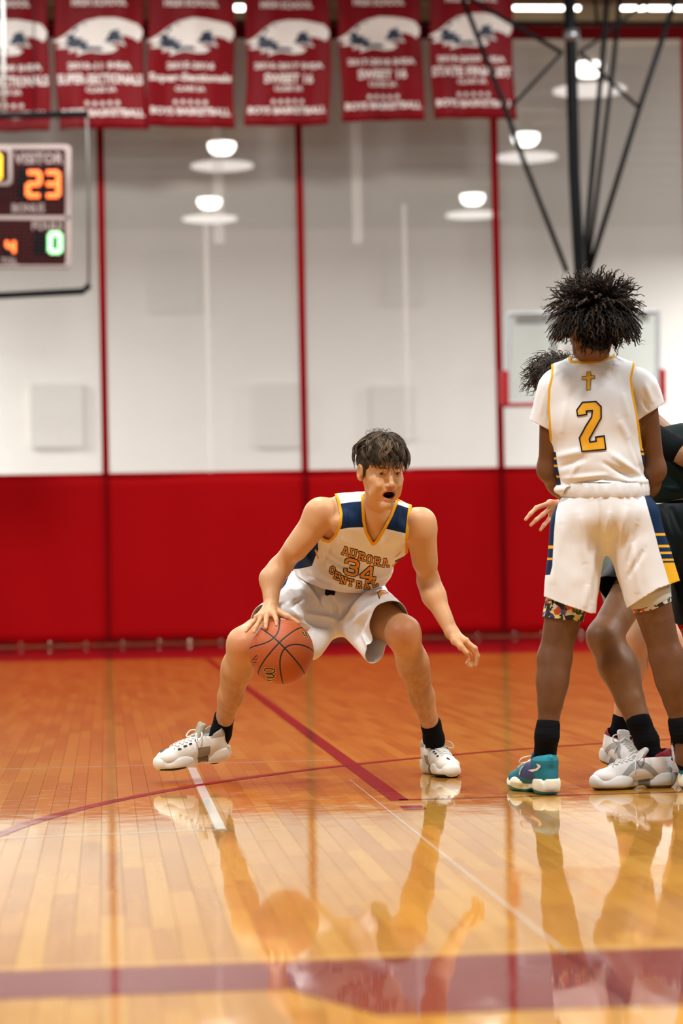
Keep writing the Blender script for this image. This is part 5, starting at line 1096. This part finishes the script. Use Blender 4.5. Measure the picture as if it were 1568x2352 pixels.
    for p_, c_ in ((.50, (.02, .12, .06)), (.64, (.60, .08, .02)), (.74, (.03, .03, .12)), (.86, (.70, .60, .20)), (.93, (.04, .10, .25))): x_ = e.new(p_); x_.color = c_+(1,)
    nt.links.new(sp_.outputs[0], rp.inputs[0]); nt.links.new(rp.outputs[0], nt.nodes['Principled BSDF'].inputs['Base Color'])
    for h_, k_, r_, ca, cb in ((hl, kl, .070, [(1100, 1412), (1262, 1418), (1300, 1424), (1346, 1428), (1500, 1428)], 'l'), (hr, kr, .066, [(1300, 1412), (1462, 1408), (1500, 1400), (1536, 1384), (1600, 1360)], 'r')):
        Q = SDF(.03); a = h_*.42+k_*.58; b = h_*.2+k_*.8; Q.cone(a, b, .074 if cb == 'l' else .072, r_); garment('compression_tights', Q, .005, cm, o, [pxabove(ca)], amp=.001)
    sock(o, [kl*.13+al*.87, al, P(1249, 1752, 8.525)], [.0425, .040, .041], SOCKM); sock(o, [kr*.12+ar*.88, ar, P(1578, 1748, 8.58)], [.0435, .040, .041], SOCKM)
    h0 = G(1270, 1826); d = G(1186, 1812)-h0; s1, VF, fr_ = shoe(o, 'shoe', h0+np.array([0, 0, .001]), h0+nrm(d)*.3, np.array([0, 0, 1.]), TEAL, 'teal')
    decal('side_emblem', VF, [[(1212, 1769), (1222, 1773), (1234, 1769), (1241, 1762), (1240, 1757), (1231, 1754), (1235, 1762), (1229, 1766)]], mat('emblem_cream', (.80, .66, .58)), s1, .002, 5)
    h0 = G(1580, 1814); shoe(o, 'shoe', h0+np.array([0, 0, .001]), h0+nrm(CR*.35+CF*.9-CF*0)*np.array([1, 1, 0])*.3, np.array([0, 0, 1.]), TEAL, 'teal')
    # hair: short twisted locks standing out all over
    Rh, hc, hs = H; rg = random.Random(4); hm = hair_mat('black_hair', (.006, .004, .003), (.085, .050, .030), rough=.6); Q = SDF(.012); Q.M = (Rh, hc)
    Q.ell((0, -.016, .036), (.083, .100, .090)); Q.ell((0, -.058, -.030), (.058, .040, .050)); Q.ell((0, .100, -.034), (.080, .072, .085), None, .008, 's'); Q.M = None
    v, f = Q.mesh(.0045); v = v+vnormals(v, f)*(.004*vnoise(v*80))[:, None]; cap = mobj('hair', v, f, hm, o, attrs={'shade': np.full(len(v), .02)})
    q = MB(); sh = []; upl = Rh.T@nrm(CU)
    for i in range(1050):
        z = rg.uniform(-.75, 1); ph = rg.uniform(0, 2*math.pi); fy = math.sin(ph)*math.sqrt(max(0, 1-z*z))
        if z < .0 and fy > .15: continue
        if z < -.3 and abs(math.cos(ph)) > .8: continue
        d = np.array([math.cos(ph)*math.sqrt(1-z*z), fy, z]); p = d*np.array([.080, .096, .086])+np.array([0, -.016, .036])
        L = (.082+.05*rg.random())*(1.0 if z > -.1 else .74); 
        if z > .75: L *= .9
        side = nrm(np.cross(d, [rg.gauss(0, 1), rg.gauss(0, 1), rg.gauss(0, 1)])); g0 = rg.uniform(0, 6.28); w2 = nrm(np.cross(d, side)); pts = []
        dd = nrm(d+np.array([0, 0, .10 if z > .3 else -.35])+side*.30*rg.random()); cur_ = p.copy(); N = 11
        for t in range(N):
            pts.append(Rh@(cur_+side*.0042*math.sin(g0+t*2.3)+w2*.0042*math.cos(g0+t*2.3))+hc)
            dd = nrm(dd+np.array([0, 0, -.12 if z < .55 else -.045])); cur_ = cur_+dd*L/N
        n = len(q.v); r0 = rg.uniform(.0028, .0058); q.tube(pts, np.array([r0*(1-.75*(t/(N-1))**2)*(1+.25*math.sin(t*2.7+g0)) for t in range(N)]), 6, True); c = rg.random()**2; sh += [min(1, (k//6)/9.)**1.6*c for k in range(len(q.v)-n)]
        for _ in range(2):                       # frizz
            a = np.array(pts[rg.randrange(3, N)]); b = a+Rh@(np.array([rg.gauss(0, 1), rg.gauss(0, 1), rg.gauss(0, 1)])*.009); n = len(q.v); q.tube([a, (a+b)/2+(b-a)[[1, 2, 0]]*.4, b], .0007, 3, False); sh += [c*.8]*(len(q.v)-n)
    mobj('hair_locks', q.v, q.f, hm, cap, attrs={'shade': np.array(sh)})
number_two()
# ================================================================== PERSON C: opponent in dark green and black at the right edge
def opponent():
    S = SDF(.03); sk = skin_mat('tan_skin', (.25, .122, .055), rough=.45, var=.12)
    nb = P(1490, 985, 9.0); shl = P(1510, 1015, 8.90); shr = P(1640, 1030, 9.0); pel = P(1572, 1200, 9.0); rt = nrm(shr-shl); upx = nrm((shl+shr)/2-pel); R = frame(z=upx, x=rt)
    S.ell(P(1575, 1075, 8.98), (.15, .10, .15), R, .05); S.ell(pel, (.15, .115, .12), R, .05); S.cone(P(1540, 1020, 8.98), P(1470, 955, 9.02), .055, .05, .03)
    H = head(S, P(1448, 925, 9.05), axis(-.6, -.2, .7), axis(-.2, 1, 0), mouth=0)
    el = P(1578, 1046, 8.82); wr = P(1660, 1010, 8.80); S.cone(shl, el, .046, .038); S.cone(el, wr, .038, .027); hand_auto(S, wr, CR, CU, -CF, .4)
    el2 = P(1690, 1150, 9.0); wr2 = P(1700, 1240, 8.9); S.cone(shr, el2, .046, .038); S.cone(el2, wr2, .038, .026); hand_auto(S, wr2, -CU, -CR, CF, .4)
    hl, kl, al = P(1528, 1225, 8.98), P(1388, 1462, 8.74), P(1484, 1700, 8.67); leg(S, hl, kl, al, (.082, .060, .062, .036), 1.05, back=CR)
    S.cone(al, G(1497, 1790)+np.array([0, 0, .07]), .030, .032); S.ell(kl-CR*.030, (.024, .028, .034), None, .02)
    hr, kr, ar = P(1620, 1225, 9.0), P(1690, 1450, 8.8), P(1710, 1690, 8.9); leg(S, hr, kr, ar, (.082, .056, .054, .036)); S.cone(ar, ar-np.array([0, 0, .09]), .03)
    def tint(V): T = np.ones((len(V), 4)); leg_tint(T, V, kl, al, .30); return T
    o, V, F = person('person', S, .0065, [], sk, 'opponent in dark green jersey and black shorts behind number 2, at the right edge', G(1540, 1806), tintfn=tint)
    J = SDF(.04); J.ell(P(1575, 1075, 8.98), (.165, .118, .165), R, .05); J.ell(P(1570, 1130, 9.0), (.155, .12, .08), R, .05); J.cone(P(1535, 1030, 8.96), P(1620, 1030, 9.0), .075)
    grn = (.002, .010, .010); zn = {'stripe': lambda V: poly_sdf(PJ(V), [(1480, 1016), (1550, 1038), (1548, 1045), (1500, 1030), (1480, 1024)])/640, 'green': lambda V: poly_sdf(PJ(V), [(1480, 1000), (1552, 1026), (1550, 1040), (1500, 1026), (1480, 1016)])/640}
    garment('jersey', J, .006, zone_mat('jersey_green', grn, [('green', (.01, .13, .06)), ('stripe', (.62, .64, .62))], rough=.5, spec=.12), o, [pxabove([(1400, 1162), (1505, 1160), (1530, 1152), (1568, 1144), (1800, 1130)])], zn, fold=[(1535, 1060, 1568, 1090, 6, .006), (1530, 1090, 1568, 1110, 6, -.006), (1525, 1120, 1568, 1125, 5, .006)], amp=.002, scale=15)
    sl = SDF(.03); sl.cone(P(1494, 1008, 8.92), P(1556, 1032, 8.84), .062, .047); garment('arm_sleeve', sl, .005, mat('black_sleeve', (.003, .004, .005), rough=.8, spec=.08), o, amp=.001)
    K = SDF(.04); K.ell(P(1570, 1190, 9.0), (.165, .13, .13), R, .04); K.cone(P(1535, 1225, 8.98), P(1412, 1380, 8.82), .105, .095, .05); K.cone(P(1600, 1225, 9.0), P(1618, 1450, 8.9), .105, .115, .05)
    lh = plane(P(1420, 1352, 8.82), nrm(kl-hl)); K2 = lambda V: np.where(PJ(V)[:, 0] < 1500, lh(V), .05)
    zw = {'band': lambda V: poly_sdf(PJ(V), [(1480, 1150), (1512, 1152), (1540, 1142), (1700, 1125), (1700, 1138), (1540, 1150), (1512, 1158), (1480, 1158)])/640, 'green': lambda V: poly_sdf(PJ(V), [(1500, 1165), (1512, 1165), (1510, 1182), (1500, 1182)])/640}
    garment('shorts', K, .006, zone_mat('shorts_black', (.004, .008, .009), [('band', (.55, .56, .56)), ('green', (.01, .10, .04))], rough=.45, spec=.15), o, [K2, pxabove([(1300, 1440), (1545, 1430), (1560, 1436), (1700, 1436)]), lambda V: -pxabove([(1300, 1147), (1520, 1147), (1568, 1134), (1700, 1125)])(V)], zw,
            fold=[(1520, 1160, 1540, 1240, 6, .008), (1540, 1160, 1568, 1230, 6, -.008), (1530, 1250, 1560, 1380, 8, .006), (1515, 1190, 1530, 1300, 5, -.006)], amp=.003, scale=10)
    sock(o, [P(1466, 1658, 8.675), P(1484, 1700, 8.675), P(1501, 1748, 8.68)], [.045, .042, .036], SOCKM); sock(o, [ar+np.array([0, 0, .05]), ar-np.array([0, 0, .08])], [.042, .042], SOCKM)
    h0 = G(1545, 1807); t0 = G(1360, 1815); h0[2] = .001; t0[2] = .001; shoe(o, 'shoe', h0, h0+nrm(t0-h0)*.3, np.array([0, 0, 1.]), GREY, 'grey')
    h1 = np.array([ar[0], ar[1], .001]); shoe(o, 'shoe', h1, h1+nrm(np.array([-.2, -1, 0]))*.3, np.array([0, 0, 1.]), GREY, 'grey')
    Rh, hc, hs = H; Q = SDF(.012); Q.M = (Rh, hc); Q.ell((0, -.016, .036), (.082, .098, .088)); Q.ell((0, .100, -.034), (.080, .072, .085), None, .008, 's'); Q.M = None
    v, f = Q.mesh(.006); mobj('hair', v, f, hair_mat('black_hair', (.006, .004, .003), (.085, .050, .030)), o, attrs={'shade': np.zeros(len(v))})
opponent()
# ================================================================== PERSON D: fair opponent with curly hair hidden behind number 2
def curly():
    S = SDF(.03); sk = skin_mat('pale_skin', (.70, .38, .22), rough=.5)
    shl = P(1318, 975, 9.26); shr = P(1425, 985, 9.36); pel = P(1408, 1200, 9.42); rt = nrm(shr-shl); upx = nrm((shl+shr)/2-pel); R = frame(z=upx, x=rt)
    S.ell(P(1378, 1050, 9.32), (.13, .11, .16), R, .05); S.ell(pel, (.13, .12, .12), R, .05); S.cone(P(1340, 970, 9.28), P(1290, 915, 9.16), .055, .05)
    H = head(S, P(1276, 893, 9.12), axis(.75, -.45, .1), axis(.3, 1, .2), mouth=0)
    el = P(1340, 1095, 8.98); wr = P(1300, 1158, 8.90); S.cone(shl, el, .046, .038); S.cone(el, wr, .037, .026)
    mc = [P(1263, 1155, 8.87), P(1266, 1166, 8.88), P(1268, 1178, 8.895), P(1272, 1188, 8.91)]
    hand(S, wr, mc, [[P(1232, 1166, 8.85), P(1218, 1180, 8.845), P(1207, 1193, 8.845)], [P(1246, 1182, 8.865), P(1231, 1194, 8.86), P(1219, 1206, 8.86)], [P(1260, 1194, 8.885), P(1249, 1206, 8.88), P(1241, 1217, 8.88)], [P(1270, 1205, 8.91), P(1268, 1214, 8.91), P(1265, 1221, 8.91)]],
         [P(1290, 1140, 8.85), P(1280, 1130, 8.83), P(1272, 1122, 8.82)], rf=(.0092, .0084, .0076, .0064))
    el2 = P(1445, 1100, 9.35); wr2 = P(1420, 1160, 9.15); S.cone(shr, el2, .045, .038); S.cone(el2, wr2, .037, .026); hand_auto(S, wr2, -CU, CR, -CF, .4)
    hl, kl, al = P(1405, 1235, 9.40), P(1462, 1465, 9.20), P(1424, 1690, 9.26); hr, kr, ar = P(1460, 1235, 9.40), P(1532, 1470, 9.22), P(1565, 1690, 9.2)
    leg(S, hl, kl, al, (.080, .056, .052, .034)); leg(S, hr, kr, ar, (.080, .050, .045, .034)); S.cone(al, P(1410, 1722, 9.26), .03); S.cone(ar, ar-np.array([0, 0, .09]), .03)
    hc = H[1]; boxes = [(P(1255, 1180, 8.87)-np.array([.10, .09, .08]), P(1255, 1180, 8.87)+np.array([.07, .09, .08]), .0025)]
    o, V, F = person('person', S, .0065, boxes, sk, 'fair opponent with dark curly hair, mostly hidden behind number 2, hand held out', G(1440, 1785), tintfn=lambda V: np.ones((len(V), 4)))
    J = SDF(.04); J.ell(P(1382, 1055, 9.32), (.135, .118, .17), R, .05); J.ell(P(1400, 1150, 9.38), (.13, .12, .1), R, .05)
    garment('jersey', J, .007, zone_mat('jersey_green', (.006, .02, .02), []), o, thick=.002)
    K = SDF(.04); K.ell(pel, (.14, .13, .11), R, .04); K.cone(hl, hl*.35+kl*.65, .095, .092); K.cone(hr, hr*.35+kr*.65, .095, .09)
    garment('shorts', K, .007, zone_mat('shorts_black', (.004, .008, .009), []), o, [pxabove([(1200, 1392), (1700, 1380)])], amp=.002)
    sock(o, [P(1432, 1650, 9.25), P(1424, 1690, 9.26), P(1410, 1722, 9.26)], [.043, .041, .042], SOCKM); sock(o, [ar+np.array([0, 0, .05]), ar-np.array([0, 0, .08])], [.042, .042], SOCKM)
    t0 = G(1470, 1790); h0 = P(1388, 1748, 9.30); shoe(o, 'shoe', h0, h0+nrm(t0-h0)*.3, axis(.25, 1, .25), GREY, 'grey')
    h1 = np.array([ar[0], ar[1]+.05, .001]); shoe(o, 'shoe', h1, h1+nrm(np.array([.1, -1, 0]))*.3, np.array([0, 0, 1.]), GREY, 'grey')
    Rh, hc, hs = H; rg = random.Random(8); hm = hair_mat('curly_hair', (.010, .007, .005), (.11, .075, .045), rough=.4); Q = SDF(.012); Q.M = (Rh, hc)
    Q.ell((0, -.016, .036), (.084, .100, .090)); Q.ell((0, .100, -.034), (.080, .072, .080), None, .008, 's'); Q.M = None; v, f = Q.mesh(.005); cap = mobj('hair', v, f, hm, o, attrs={'shade': np.full(len(v), .05)})
    q = MB(); sh = []
    for i in range(520):
        z = rg.uniform(-.7, 1); ph = rg.uniform(0, 2*math.pi); d = np.array([math.cos(ph)*math.sqrt(1-z*z), math.sin(ph)*math.sqrt(1-z*z), z])
        if z < .1 and d[1] > .3: continue
        p = d*np.array([.082, .098, .088])+np.array([0, -.016, .036]); t1 = nrm(np.cross(d, [rg.gauss(0, 1), rg.gauss(0, 1), rg.gauss(0, 1)])); t2 = np.cross(d, t1); L = rg.uniform(.02, .045); rr = rg.uniform(.006, .012); g0 = rg.uniform(0, 6.28); tu = rg.uniform(5, 9)
        pts = [Rh@(p+d*L*t+np.array([0, 0, -.02*t*t])+t1*rr*math.cos(g0+t*tu)*(.4+.6*t)+t2*rr*math.sin(g0+t*tu)*(.4+.6*t))+hc for t in np.linspace(0, 1, 13)]
        n = len(q.v); q.tube(pts, np.linspace(.0022, .0007, 13), 5, False); c = rg.random()**1.5; sh += [c]*(len(q.v)-n)
    mobj('hair_locks', q.v, q.f, hm, cap, attrs={'shade': np.array(sh)})
curly()
